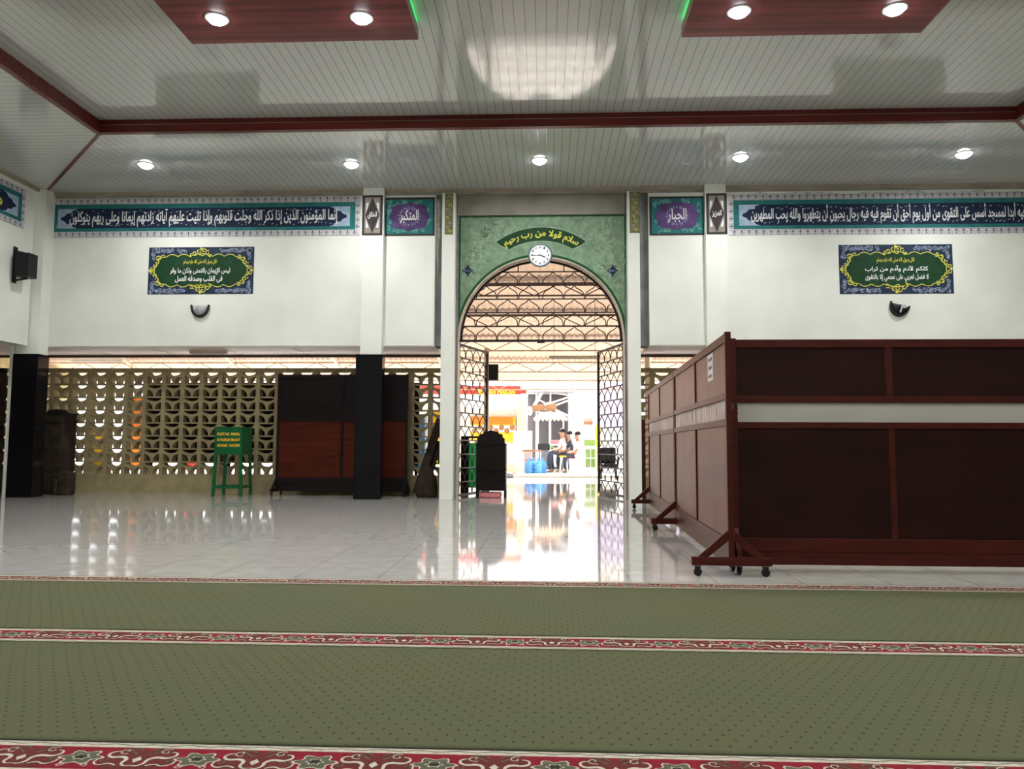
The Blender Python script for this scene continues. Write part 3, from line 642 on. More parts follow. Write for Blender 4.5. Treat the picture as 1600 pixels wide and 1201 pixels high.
# ---------------------------------------------------------------- sconces
def sconce(px, py, label, broken):
    x, z = at(px, py, 13.6); t = thing('wall_sconce', label, 'wall lamp', (x, YB, z))
    if broken: t.rotation_euler = (0, R(16), 0)
    W, H, D, top = .17, .215, .13, .095
    def bowl(k, a0, a1, n=16, dk=1.0):      # quarter-sphere like bowl, open at the top
        vs = []; fs = []
        for j in range(n+1):
            ph = a0+(a1-a0)*j/n
            for i in range(9):
                q = 1-i/8; vs.append((W*k*math.cos(ph)*q, -.012-D*dk*math.sqrt(max(0, 1-q*q))*math.sin(ph)**.35 if math.sin(ph) > 1e-6 else -.012, top-H*k*math.sin(ph)*q))
        for j in range(n):
            for i in range(8): a = j*9+i; fs.append((a, a+1, a+10, a+9))
        return vs, fs
    if not broken:
        mb = MB(); mb.add(*bowl(.84, .02, PI-.02), 'glass_shade', True); mb.build('shade', t)
    else:
        mb = MB(); mb.prism([(-.01, .06), (.05, .10), (.10, .07), (.06, .03), (.03, .04), (.02, -.06), (-.005, -.05), (.005, .02)], 'glass_shade', lambda u, v, d: (u, d, v), -.10, -.09); mb.build('shade', t)
        mb = MB(); mb.add(*bowl(.86, .02, PI-.02, dk=.5), 'black_plastic', True); mb.build('socket_dish', t)
    mb = MB(); th = .034; vs = []; fs = []
    for j in range(25):
        ph = PI*j/24; k = 1-th/ W*(.55+.45*math.sin(ph))
        for (kk, y) in ((1, 0), (1, -.05), (k, -.05), (k, 0)): vs.append((W*kk*math.cos(ph), y, top-H*kk*math.sin(ph)+(.02 if j in (0, 24) else 0)))
    for j in range(24):
        a = 4*j; b = a+4
        for m_ in range(4): l = (m_+1) % 4; fs.append((a+m_, a+l, b+l, b+m_))
    fs += [(0, 1, 2, 3), (96, 99, 98, 97)]; mb.add(vs, fs, 'black_plastic'); mb.build('holder', t)
sconce(312.5, 486, 'half-bowl wall sconce with black holder and whole frosted shade, left of the arch', False)
sconce(1404, 484, 'tilted half-bowl wall sconce with broken shade, right of the arch', True)

# ---------------------------------------------------------------- speaker on the left wall
t = thing('wall_speaker', 'black loudspeaker on a bracket on the left side wall near the corner', 'speaker', (XL, 12.85, 4.05))
mb = MB(); mb.box(.10, .34, -.12, .12, -.21, .21, 'black_plastic'); mb.build('cabinet', t, bevel=.01)
mb = MB(); mb.box(.12, .32, -.127, -.12, -.19, .19, 'rubber'); mb.build('grille', t)
mb = MB(); mb.box(0, .015, -.05, .05, -.30, .34, 'black_plastic'); mb.bar((0, 0, .27), (.2, 0, .22), .03, 'black_plastic'); mb.bar((0, 0, -.26), (.25, 0, -.22), .03, 'black_plastic'); mb.build('bracket', t)

# ---------------------------------------------------------------- ceiling boxes and lamps
def downlight(x, y, z, label, w_, rad, group):
    t = thing('downlight', label, 'ceiling lamp', (x, y, z), group=group)
    mb = MB(); mb.lathe([(rad+.025, 0), (rad+.025, -.008), (rad, -.012), (rad-.004, 0)], (0, 0, 0), 'plastic_white', 24); mb.build('trim_ring', t)
    mb = MB(); mb.lathe([(.001, -rad*.62), (rad*.45, -rad*.56), (rad*.78, -rad*.38), (rad*.95, -rad*.16), (rad-.002, -.003)], (0, 0, 0), 'lamp', 20); mb.build('bulb', t)
    l = bpy.data.lights.new('lamp_light', 'AREA'); l.shape = 'DISK'; l.size = rad*1.1; l.energy = w_; l.color = (.97, .975, .975); l.spread = R(175)
    o = bpy.data.objects.new('lamp_light', l); COL.objects.link(o); o.parent = t; o.location = (0, 0, -rad*.62-.01)
    return t
names = ['leftmost', 'second from the left', 'middle', 'second from the right', 'rightmost']
for (px, py), nm in zip(((228, 257), (549, 256), (843, 250), (1157, 245), (1506, 240)), names):
    v = _F+_R*((px-800)/FPX)+_U*((600.5-py)/FPX); s = (ZC-EYE)/v.z; downlight(v.x*s, v.y*s, ZC, '%s of five round downlights along the ceiling above the back wall' % nm, LAMP_W, .115, 'downlights above the back wall')
REAR = 'round recessed downlight in a part of the hall ceiling outside the picture'
for x in (-7.95, 7.95):
    for y in (8.8, 5.2, 1.6): downlight(x, y, ZC, REAR, LAMP_W, .095, 'downlights outside the picture')
for x in (-5, 0, 5): downlight(x, -3.2, ZC, REAR, LAMP_W, .095, 'downlights outside the picture')
ZB = 5.60
def cbox(x0, x1, y0, y1, side, label, in_view=True):
    t = thing('ceiling_box', label, 'ceiling box', ((x0+x1)/2, (y0+y1)/2, ZI)); W, D = (x1-x0)/2, (y1-y0)/2; h = ZB-ZI
    mb = MB(); mb.box(-W, W, -D, D, h, h+.13, 'box_pvc'); mb.box(-W+.04, W-.04, -D+.04, D-.04, h+.13, 0, 'box_pvc'); mb.build('panel', t)
    mb = MB(); a, b = (W-.045, W-.012) if side > 0 else (-W+.012, -W+.045); mb.box(a, b, -D+.06, D-.02, h+.13, h+.165, 'led'); mb.build('led_strip', t)
    return t
bx = [(-4.12, -1.465, 5.0, 8.44, 1, 'red-brown dropped ceiling box with two round lamps, upper left'), (1.545, 4.215, 5.0, 8.5, -1, 'red-brown dropped ceiling box with two round lamps, upper right')]
for b in bx: cbox(*b)
for i, (x, y, l) in enumerate(((-3.60, 7.92, 'left lamp of the two in the upper left ceiling box'), (-2.01, 7.96, 'right lamp of the two in the upper left ceiling box'), (2.07, 7.99, 'left lamp of the two in the upper right ceiling box'), (3.71, 8.0, 'right lamp of the two in the upper right ceiling box'))):
    downlight(x, y, ZB, l, BOXLAMP_W, .105, 'lamps in the ceiling boxes')
for x in (-3.6, -2.01, 2.07, 3.71):
    downlight(x, 5.6, ZB, REAR, BOXLAMP_W, .085, 'downlights outside the picture')
for x in (-2.8, 2.8):
    for y in (2.4, -.4): downlight(x, y, ZI, REAR, BOXLAMP_W, .085, 'downlights outside the picture')

# ---------------------------------------------------------------- carpets
def border(mb, x0, x1, y0, y1, z, fl=1):
    """floral edge band between y0 (near) and y1 (far); one repeat every .355 m"""
    fn = lambda u, v, d: (u, v, z+d); h = y1-y0; yc = (y0+y1)/2; m = h*.5-.042
    mb.rect(x0, x1, y0, y1, 'c_cream', fn, .0005); mb.rect(x0, x1, yc-m, yc+m, 'c_red', fn, .0012)
    P_ = .355; n = int((x1-x0)/P_)
    for q in (yc-m-.021, yc+m+.021):
        mb.ribbon([(x0+(x1-x0)*i/(n*6), q+(.006 if i % 2 else -.006)) for i in range(n*6+1)], .004, 'c_olive', fn, .0012)
    for q in (y0+.003, y1-.003): mb.rect(x0, x1, q-.003, q+.003, 'c_dark', fn, .0013)
    for i in range(n):
        cx = x0+(i+.5)*P_; S_ = m/.085
        def flower(cx, r1, mm, d, k=6, a=.22): mb.poly([(cx+r1*(1+a*math.cos(k*t_/30*2*PI))*math.cos(t_/30*2*PI), yc+S_*.82*r1*(1+a*math.cos(k*t_/30*2*PI))*math.sin(t_/30*2*PI)) for t_ in range(30)], mm, fn, d)
        flower(cx, .060, 'c_cream', .0018); flower(cx, .053, 'c_olive', .0024); flower(cx, .024, 'c_cream', .0030); flower(cx, .019, 'c_dark', .0036)
        sx = cx+P_/2
        br_ = [(-.10, .02), (-.085, .075), (-.03, .085), (0, .06), (.03, .085), (.085, .075), (.10, .02), (.115, -.05), (.07, -.083), (-.07, -.083), (-.115, -.05)]
        if sx+.12 < x1:
            mb.poly([(sx+a, yc+b*S_) for a, b in br_], 'c_brown', fn, .0018)
            for s in (-1, 1):
                mb.ribbon([(sx+s*a, yc+b*S_) for a, b in ((.0, -.055), (.02, -.06), (.035, -.04), (.03, -.01), (.05, .01), (.085, .0), (.105, .02), (.10, .045), (.08, .05))], .012, 'c_cream', fn, .0026, taper=True, soft=2)
                mb.ribbon([(sx+s*a, yc+b*S_) for a, b in ((.045, -.055), (.07, -.04), (.095, -.06), (.12, -.04), (.118, -.015))], .006, 'c_cream', fn, .0026, soft=2)
                mb.ribbon(spiral(sx+s*.062, yc+.052*S_, .022, 1, s, 9, s), .004, 'c_cream', fn, .0028); mb.ribbon(spiral(sx+s*.10, yc-.02*S_, .014, 1, -s, 8, s), .004, 'c_olive', fn, .0028)
                mb.ribbon(spiral(sx+s*.142, yc+.045*S_, .016, 1, s, 8, s), .004, 'c_brown', fn, .0015); mb.ribbon(spiral(sx+s*.142, yc-.055*S_, .014, 1, s, 8, -s), .004, 'c_cream', fn, .0015)
                mb.ribbon([(sx+s*a, yc+b*S_) for a, b in ((.02, .03), (.04, .05), (.06, .07), (.03, .078), (.015, .06))], .006, 'c_olive', fn, .0026)
            mb.poly([(sx-.014, yc-.012*S_), (sx, yc-.035*S_), (sx+.014, yc-.012*S_), (sx, yc+.012*S_)], 'c_cream', fn, .0028)
def carpet(y0, y1, label, b=.245, h=.012, ph=0):
    t = thing('carpet_runner', label, 'carpet', (0, 0, 0), group='green carpet runners laid side by side')
    x0, x1 = -9.2, 9.2
    mb = MB(); mb.box(x0-.2, x1, y0, y1, 0, h, 'carpet'); mb.rect(x0, x1, y0+.004, y0+.02, 'c_green', flatxy, h+.001); mb.rect(x0, x1, y1-b-.012, y1-b-.002, 'c_green', flatxy, h+.001); mb.build('pile', t)
    mb = MB(); mb.flat = True; border(mb, x0+ph, x1, y1-b, y1, h)
    if ph: border(mb, x0-.355+ph, x0+ph, y1-b, y1, h)
    mb.build('floral_border', t)
carpet(3.895, 5.425, 'green dotted carpet runner furthest from the camera, edging the tiled floor', b=.205)
carpet(2.46, 3.885, 'green dotted carpet runner in the middle, between two floral bands')
carpet(1.06, 2.45, 'green carpet runner nearest the camera, only its floral band showing', ph=.175)

# ---------------------------------------------------------------- wooden partitions
def partition(label, loc, rotz, L, nb, group, zs=1.0, mats=('wood', 'wood_panel', 'wood_panel'), feet='both', strip=True, notice=False, name='wheeled_divider', flen=.29):
    t = thing(name, label, 'partition', loc, rotz, group); F_, PU, PL = mats
    T = .022; Z = lambda z: z*zs
    mb = MB(); pw = .045
    for x in [i*L/nb for i in range(nb+1)]: 
        a, b = (0, pw) if x == 0 else (L-pw, L) if abs(x-L) < 1e-6 else (x-pw/2, x+pw/2)
        z1 = Z(1.81)
        if abs(x) < 1e-6 or abs(x-L) < 1e-6: mb.box(a, b, -T, T, Z(.07), z1, F_)
        else: mb.box(a, b, -T*.9, T*.9, Z(.16), Z(1.14), F_); mb.box(a, b, -T*.9, T*.9, Z(1.32), Z(1.78), F_)
    for z0, z1, q in ((1.735, 1.80, 1), (1.305, 1.355, 1), (1.105, 1.155, 1), (.165, .265, 1), (.065, .165, .7)): mb.box(pw, L-pw, -T*q, T*q, Z(z0), Z(z1), F_)
    mb.build('frame', t, bevel=.003)
    for i in range(nb):
        a, b = i*L/nb+pw*.6, (i+1)*L/nb-pw*.6
        for z0, z1, m in ((.26, 1.11, PL), (1.35, 1.74, PU)): 
            mb = MB(); mb.box(a, b, -.007, .007, Z(z0), Z(z1), m); mb.build('panel', t)
    if strip:
        mb = MB(); n = int(L*60); r = random.Random(int(L*100)); vs = []
        for i in range(n+1):
            x = pw+.01+(L-2*pw-.02)*i/n; y = .010*math.sin(i*1.3)+.008*(r.random()-.5) if strip == 'fold' else .002*math.sin(i*.5)
            vs += [(x, y, Z(1.15)), (x, y, Z(1.31))]
        mb.add(vs, [(2*i, 2*i+2, 2*i+3, 2*i+1) for i in range(n)], 'curtain_fold' if strip == 'fold' else 'curtain', False); o = mb.build('curtain_strip', t); md = o.modifiers.new('solid', 'SOLIDIFY'); md.thickness = .002
    else: mb = MB(); mb.box(pw, L-pw, -.012, .004, Z(1.15), Z(1.31), F_); mb.build('panel', t)
    for x in [0.02, L-.02]:
        if feet == 'near' and x > 1: continue
        ft = MB(); ft.bar((x, -flen, .108), (x, flen, .108), .042, F_, .06)
        for s in (-1, 1):
            ft.prism([(s*.02, .135), (s*.23, .135), (s*.02, .33), (s*.02, .27), (s*.14, .150), (s*.02, .150)] if 0 else [(s*.02, .34), (s*flen*.86, .135), (s*flen*.6, .135), (s*.02, .26)], F_, lambda u, v, d: (d, u, v), x-.018, x+.018)
        fo = ft.build('foot', t, bevel=.003)
        for s in (-1, 1):
            c_ = MB(); y = s*(flen-.045)
            c_.box(x-.022, x+.022, y-.022, y+.022, .074, .079, 'steel')
            for q in (-1, 1): c_.prism([(-.022, .076), (.022, .076), (.012, .018), (-.006, .018)], 'rubber', lambda u, v, d, y=y: (x+d, y+u, v), q*.016-.002, q*.016+.002)
            c_.lathe([(.001, -.011), (.026, -.011), (.03, -.007), (.03, .007), (.026, .011), (.001, .011)], (x, y, .0302), 'rubber', 16, 'x'); c_.build('caster', fo)
    return t
G = 'wheeled wooden partitions on the right'
ang_ = math.atan2(3.05, .115)
a1 = partition('wooden partition running away from the camera, nearest of the row, with a paper notice', (1.365, 5.78, 0), ang_, 3.05, 2, G, strip='fold', mats=('wood', 'door_sheen_panel', 'door_sheen_panel'))
a2 = partition('wooden partition at the far end of the row running towards the doorway', (1.365+.118, 5.78+3.09, 0), ang_, 3.05, 2, G, strip='fold', mats=('wood', 'door_sheen_panel', 'door_sheen_panel'))
partition('dark wooden partition facing the camera at the right edge, parallel to the back wall', (1.42, 5.97, 0), 0, 3.6, 3, G, strip='flat', zs=.985, flen=.14)
# paper notice on the nearest partition (faces the doorway side)
mb = MB(); mb.box(.60, .85, .0075, .0085, 1.50, 1.725, 'paper')
for k in range(3):
    for q in range(5): mb.box(.64+q*.037, .64+q*.037+(.022 if (q+k) % 3 else .031), .0085, .0092, 1.665-k*.07, 1.692-k*.07, 'ink')
nb_ = mb.build('paper_notice', a1)
# hook and eye latch on the joint
mb = MB(); mb.tube([(.03+.018*math.cos(a), -.03, 1.25+.022*math.sin(a)) for a in [i*PI/6 for i in range(12)]], .004, 'steel', 6, True); mb.build('latch_ring', a1)
# red-brown partition by the left lattice
X0, X1 = at(432, 700, 14.35)[0], at(637, 700, 14.35)[0]
partition('wide red and black wooden partition standing before the lattice wall behind the black column', (X0, 14.35, 0), 0, X1-X0, 2, None, zs=2.29/1.81, mats=('wood_black', 'wood_black', 'wood_red'), strip=False, name='standing_divider', flen=.30)
# upright dark panel seen edge-on beside the right pilaster
mb = MB(); mb.box(-.03, .03, -.45, .45, 0, 1.42, 'wood'); tag(mb.build('wooden_board', loc=(at(1006, 700, 13.9)[0], 14.35, 0)), 'dark red wooden board standing on edge beside the right pilaster', 'board')

# ---------------------------------------------------------------- donation box
bx0, bx1 = at(335, 690, 13.95)[0], at(378, 690, 13.95)[0]; W = (bx1-bx0)/2
t = thing('donation_box', 'green metal donation box on four legs with yellow lettering', 'donation box', ((bx0+bx1)/2, 14.2, 0))
mb = MB(); mb.box(-W, W, -.25, .25, .765, 1.265, 'green_box'); mb.box(-W-.008, W+.008, -.258, .258, 1.25, 1.275, 'green_box'); mb.build('box', t, bevel=.004)
for sx in (-1, 1):
    for sy in (-1, 1): mb = MB(); mb.bar((sx*(W-.025), sy*.22, .78), (sx*(W+.004), sy*.235, 0), .05, 'green_box'); mb.build('leg', t)
mb = MB()
for s in (-1, 1): mb.bar((-W, s*.235, .17), (W, s*.235, .17), .035, 'green_box', .05); mb.bar((s*W*.98, -.23, .17), (s*W*.98, .23, .17), .035, 'green_box', .05)
mb.build('stretcher', t)
mb = MB(); mb.flat = True
for k, s_ in enumerate(('KOTAK AMAL', 'KHUSUS BUAT', 'ANAK YATIM')): text_into(mb, s_, -W+.05, W-.035, 1.115-k*.105, 1.17-k*.105, 'yellow_paint', lambda u, v, d: (u, -.251-d, v), .002, False, .05)
mb.build('lettering', t)
mb = MB(); mb.box(W, W+.012, -.03, .03, .95, 1.02, 'steel'); mb.tube([(W+.012, -.02, 1.0), (W+.03, -.02, 1.03), (W+.03, .02, 1.03), (W+.012, .02, 1.0)], .005, 'steel'); mb.build('padlock', t)

# ---------------------------------------------------------------- cupboard, bundles left
X0, X1 = at(60, 700, 14.3)[0], at(118, 700, 14.7)[0]
t = thing('cupboard', 'tall dark brown cupboard in the shadow behind the left corner column', 'cupboard', ((X0+X1)/2, 14.45, 0)); W = (X1-X0)/2
mb = MB(); mb.box(-W, W, -.2, .25, 0, 1.5, 'bark_brown'); mb.build('body', t, bevel=.01)
mb = MB(); mb.box(-W-.02, W+.02, -.23, .26, 1.36, 1.42, 'bark_brown'); mb.box(-W-.01, W+.01, -.22, .26, 1.5, 1.54, 'dark_back'); mb.lathe([(.001, .08), (W*.6, .06), (W*.9, 0)], (0, 0, 1.54), 'dark_back', 14); mb.build('cornice', t)
X0, X1 = at(97, 750, 14.1)[0], at(119, 750, 14.2)[0]
mb = MB(); mb.box(-(X1-X0)/2, (X1-X0)/2, -.12, .12, 0, .43, 'bark_brown'); mb.box(-(X1-X0)/2-.1, -(X1-X0)/2, -.12, .12, 0, .30, 'bark_brown'); tag(mb.build('wooden_block', loc=((X0+X1)/2, 14.08, 0), bevel=.03), 'low stepped brown block in front of the dark cupboard', 'block')
mb = MB(); mb.box(-1.7, 1.7, -.02, .02, 0, 2.42, 'bark_brown'); mb.box(-1.7, 1.7, -.035, -.02, 1.2, 1.28, 'wood_black'); mb.box(-1.7, 1.7, -.035, -.02, 2.34, 2.42, 'wood_black')
tag(mb.build('wooden_screen', loc=(at(8, 700, 14.5)[0]-1.75, 14.5, 0)), 'dark brown wooden screen at the left picture edge beside the corner column', 'screen')
# leaning boards and sack by the left pilaster
for k, (pa, pb, l) in enumerate((((650, 770), (688, 655), 'long brown board leaning against the lattice beside the left pilaster, upper one'), ((660, 770), (686, 690), 'short brown board leaning beside the left pilaster, lower one'))):
    a = at(*pa, 14.5+.1*k); b = at(*pb, 14.68+.06*k); mb = MB(); mb.bar((a[0], 14.5+.1*k, .04), (b[0], 14.68+.06*k, b[1]), .15, 'bark_brown', .03, up=(0, 1, 0)); tag(mb.build('wooden_plank'), l, 'board')
mb = MB(); xx = at(667, 740, 14.15)[0]
mb.lathe([(.001, 0), (.19, .0), (.22, .1), (.18, .32), (.11, .5), (.04, .58), (.001, .57)], (0, 0, 0), 'bark_brown', 16)
for i, v in enumerate(mb.v): mb.v[i] = (v[0]*(1+.08*math.sin(v[2]*17+v[0]*9)), v[1]*.75, v[2])
tag(mb.build('cloth_bundle', loc=(xx, 14.12, 0)), 'dusty brown cloth bundle on the floor between partition and left pilaster', 'bundle')
# tube light under the soffit and ones hanging from the roof
def batten(x0, x1, y, z, label, rod=0):
    t = thing('tube_light', label, 'tube light', ((x0+x1)/2, y, z)); W = (x1-x0)/2
    mb = MB(); mb.box(-W, W, -.03, .03, -.03, .02, 'cream_edge'); mb.build('fixture', t)
    mb = MB(); mb.lathe([(.013, -W+.03), (.013, W-.03)], (0, 0, -.045), 'plastic_white', 8, 'x'); mb.build('tube', t)
    if rod:
        for s in (-1, 1): mb = MB(); mb.bar((s*W*.8, 0, 0), (s*W*.8, 0, rod), .01, 'truss_dark'); mb.build('hanger', t)
batten(at(297, 551, 14.2)[0], at(355, 551, 14.2)[0], 14.2, ZW-.03, 'tube light fixed to the pinkish soffit above the lattice')
batten(*[at(q, 562, 17)[0] for q in (110, 192)], 17, at(150, 561, 17)[1], 'tube light hanging under the roof beyond the left lattice', rod=rz(17)-at(150, 561, 17)[1])
batten(*[at(q, 558, 17.5)[0] for q in (858, 938)], 17.5, at(900, 557, 17.5)[1], 'tube light hanging under the roof in the doorway', rod=rz(17.5)-at(900, 557, 17.5)[1])

# ---------------------------------------------------------------- iron gates and fanlight
def ogee(x0, x1, z0, h):          # one dome outline: legs at x0 and x1, point at the top
    c = (x0+x1)/2; w_ = (x1-x0)/2; P_ = [(1, .0), (1, .25), (.93, .42), (.75, .57), (.45, .70), (.22, .80), (.08, .92), (0, 1.0)]
    return [(c-w_*a*.94, z0+h*b) for a, b in P_], [(c+w_*a*.94, z0+h*b) for a, b in P_]
GZ0, GZ1, NR = .03, 2.82, 11
def gate(label, loc, rotz, L=1.48):
    t = thing('gate_leaf', label, 'gate', loc, rotz, 'iron gate leaves')
    mb = MB(); mb.box(0, .05, -.02, .02, GZ0, GZ1, 'iron'); mb.box(L-.05, L, -.02, .02, GZ0, GZ1, 'iron')
    for z in (GZ0, GZ1-.04): mb.box(.05, L-.05, -.018, .018, z, z+.04, 'iron')
    mb.build('frame', t)
    mb = MB(); h = (GZ1-GZ0)/NR
    for r_ in range(NR):
        z = GZ0+r_*h
        if r_: mb.box(.05, L-.05, -.008, .008, z-.012, z+.012, 'iron')
        n = 4; wd = (L-.1)/n
        for i in range(n+1):
            # stems at the cell edges, points between
            for k in ((i-1, i) if 0 < i < n else ((0,) if i == 0 else (n-1,))):
                lft, rgt = ogee(.05+k*wd, .05+(k+1)*wd, z, h)
                mb.tube([(p[0], 0, p[1]) for p in (lft if k == i else rgt)], .009, 'iron', 5)
    mb.build('scrollwork', t)
    for z in (.25, 1.45, 2.55): m2 = MB(); m2.lathe([(.02, -.06), (.02, .06)], (-.012, -.01, z), 'iron', 8); m2.box(-.06, 0, -.012, .012, z-.05, z+.05, 'iron'); m2.build('hinge', t)
    return t
lx = at(713, 650, 13.86)[0]; rx = at(976.5, 650, 13.86)[0]
gate('left leaf of the open iron gate in the arched doorway', (lx, 13.86, 0), R(72))
g2 = gate('right leaf of the open iron gate in the arched doorway', (rx, 13.86, 0), R(105))
t = thing('fanlight_grille', 'iron grille with rows of onion shapes filling the top of the arch', 'grille', (AX, 13.9, AZ))
mb = MB(); r_ = 1.455
mb.tube([(r_*math.cos(PI*i/48), 0, r_*math.sin(PI*i/48)) for i in range(49)], .024, 'iron', 6); mb.box(-1.53, 1.53, -.02, .02, -.035, .01, 'iron'); mb.box(-.07, .07, -.03, -.01, -.06, -.03, 'iron'); mb.build('frame', t)
mb = MB(); h = .252
for k in range(5):
    z = k*h; hw = math.sqrt(max(.01, r_*r_-z*z))
    if k: mb.box(-hw, hw, -.01, .01, z-.011, z+.011, 'iron')
    for i in range(-4, 4):
        off = .02 if i >= 0 else -.02
        for p in ogee(i*.39+off*1.2, (i+1)*.39+off*1.2, z, h):
            q = [a for a in p if math.hypot(a[0], a[1]) < r_]
            if len(q) > 1: mb.tube([(a[0], 0, a[1]) for a in q], .010, 'iron', 5)
z = 5*h; hw = math.sqrt(r_*r_-z*z); mb.box(-hw, hw, -.01, .01, z-.011, z+.011, 'iron')
for x in (-.42, .42): mb.bar((x, 0, z), (x, 0, math.sqrt(r_*r_-x*x)), .02, 'iron')
mb.build('scrollwork', t)

# ---------------------------------------------------------------- things in the doorway
X0, X1 = at(743.5, 700, 14.0)[0], at(790, 700, 14.0)[0]; W = (X1-X0)/2
t = thing('cabinet', 'dark wooden cabinet with scalloped top standing in the doorway', 'cabinet', ((X0+X1)/2, 14.25, 0))
mb = MB(); top = [(W, .95)]+[(W*.93, 1.0), (W*.93, 1.08), (W*.80, 1.10), (W*.76, 1.16), (W*.55, 1.165), (W*.45, 1.205), (W*.22, 1.21), (0, 1.235)]; top += [(-a, b) for a, b in top[::-1]][1:]
mb.prism([(-W, .13), (W, .13)]+top, 'wood_black', fnY, -.2, -.17); mb.box(-W, W, -.17, .2, .13, .98, 'wood_black')
for z in (.96, .50, .44): mb.box(-W-.008, W+.008, -.215, -.2, z, z+.025, 'wood_black')
mb.build('body', t)
for sx in (-1, 1):
    for sy in (-1, 1): mb = MB(); mb.box(sx*W-.03 if sx > 0 else -W, W if sx > 0 else -W+.03, -.2 if sy < 0 else .17, -.17 if sy < 0 else .2, 0, .13, 'wood_black'); mb.build('leg', t)
for z in (.26, .34): mb = MB(); mb.lathe([(.012, -.225), (.018, -.215), (.012, -.2)], (W*.72, 0, z), 'steel', 8, 'y'); mb.build('knob', t)
mb = MB(); mb.box(-W*.78, W*.70, -.11, .1, 0, .10, 'o_pink'); tag(mb.build('cushion', loc=((X0+X1)/2, 14.2, 0), bevel=.03), 'flat pink cushion on the floor under the dark cabinet', 'cushion')
t = thing('notice_stand', 'dark framed stand with bright green panel behind the left gate leaf', 'stand', (at(734, 720, 15.6)[0]+.1, 15.6, 0))
mb = MB(); mb.box(-.28, -.12, -.03, .03, 0, 1.14, 'wood_black'); mb.box(.26, .3, -.02, .02, 0, 1.14, 'wood_black'); mb.box(-.28, .3, -.02, .02, 1.1, 1.14, 'wood_black'); mb.build('frame', t)
mb = MB(); mb.box(-.12, .26, -.01, .01, .1, 1.0, 'o_glow_green'); mb.box(-.12, .26, -.015, -.01, .48, .52, 'wood_black'); mb.build('green_panel', t)
x, z = at(752, 582, 19.2); mb = MB(); mb.box(-.16, .16, -.13, .13, -.2, .2, 'black_plastic'); mb.box(-.13, .13, -.14, -.13, -.17, .17, 'rubber'); mb.box(-.04, .04, .1, .2, -.05, .05, 'black_plastic')
tag(mb.build('hanging_speaker', loc=(-1.35, 19.2, z)), 'black loudspeaker on the roof post seen through the left gate leaf', 'speaker')
# black chair behind the right gate leaf
x = at(951, 720, 22.5)[0]
t = thing('black_chair', 'black upholstered chair outside behind the right gate leaf', 'chair', (x, 22.6, 0))
mb = MB(); mb.box(-.24, .24, -.22, .25, .30, .44, 'black_plastic'); mb.build('seat', t, bevel=.04)
mb = MB(); mb.box(-.24, .24, .2, .30, .42, .92, 'black_plastic'); mb.build('backrest', t, bevel=.05)
for s in (-1, 1): mb = MB(); mb.tube([(s*.25, .24, .7), (s*.27, .05, .68), (s*.27, -.2, .62), (s*.25, -.22, .4)], .03, 'black_plastic', 8); mb.build('armrest', t)
for sx in (-1, 1):
    for sy in (-1, 1): mb = MB(); mb.bar((sx*.2, sy*.2, .3), (sx*.23, sy*.23, 0), .04, 'black_plastic'); mb.build('leg', t)

# ---------------------------------------------------------------- dark board behind the lattice and bright goods beyond it
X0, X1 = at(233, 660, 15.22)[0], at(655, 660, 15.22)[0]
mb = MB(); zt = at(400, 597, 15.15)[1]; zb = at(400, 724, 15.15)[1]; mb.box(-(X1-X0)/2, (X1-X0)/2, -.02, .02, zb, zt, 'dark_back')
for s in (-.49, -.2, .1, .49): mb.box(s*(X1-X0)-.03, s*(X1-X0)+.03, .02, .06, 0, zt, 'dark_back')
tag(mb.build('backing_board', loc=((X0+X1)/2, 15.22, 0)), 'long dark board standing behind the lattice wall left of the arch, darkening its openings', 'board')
mb = MB(); mb.box(-5, 5, -.02, .02, zb-.2, zt+.22, 'dark_back')  # added unseen board, stops daylight coming through the right-hand lattice
for s in (-4.9, -2, 2, 4.9): mb.box(s-.03, s+.03, .02, .06, 0, zt, 'dark_back')
tag(mb.build('backing_board', loc=(7.6, 15.22, 0)), 'added dark board blocking light behind the lattice wall on the right, hidden by the wooden partitions', 'board')
G = 'coloured hangings beyond the lattice'
for px, wd, z0, z1, m, cn in ((118, .55, .5, 2.0, 'o_blue', 'blue'), (158, .5, .3, 2.3, 'o_orange', 'orange'), (186, .45, .9, 2.1, 'o_lilac', 'lilac'), (196, .4, .2, 1.3, 'o_yellow', 'yellow'), (222, .5, .2, 1.9, 'o_red', 'red'), (652, .5, .3, 1.7, 'o_blue', 'second blue'), (676, .6, .4, 1.9, 'o_yellow', 'second yellow')):
    wd *= .55; x = at(px, 650, 19.5)[0]; t = thing('hanging_banner', '%s cloth banner on a pole frame outside, seen through the lattice openings' % cn, 'banner', (x, 18.3+.8*(px%7), 0), group=G)
    mb = MB(); n = 16; vs = []
    for i in range(n+1): u = -wd+2*wd*i/n; vs += [(u, .03*math.sin(i), z0), (u, .02*math.sin(i+1), z1)]
    mb.add(vs, [(2*i, 2*i+2, 2*i+3, 2*i+1) for i in range(n)], m, True); o = mb.build('cloth', t); md = o.modifiers.new('s', 'SOLIDIFY'); md.thickness = .004
    mb = MB(); mb.bar((-wd-.02, 0, 0), (-wd-.02, 0, z1+.03), .03, 'truss'); mb.bar((wd+.02, 0, 0), (wd+.02, 0, z1+.03), .03, 'truss'); mb.bar((-wd-.02, 0, z1+.02), (wd+.02, 0, z1+.02), .025, 'truss'); mb.build('pole_frame', t)

# ================================================================ STREET (about 26 m away, ground at -.04)
YS = 26.0; G0 = .08
def sx_(px, Y=YS): return at(px, 690, Y)[0]
def sz_(py, Y=YS, px=860): return at(px, py, Y)[1]
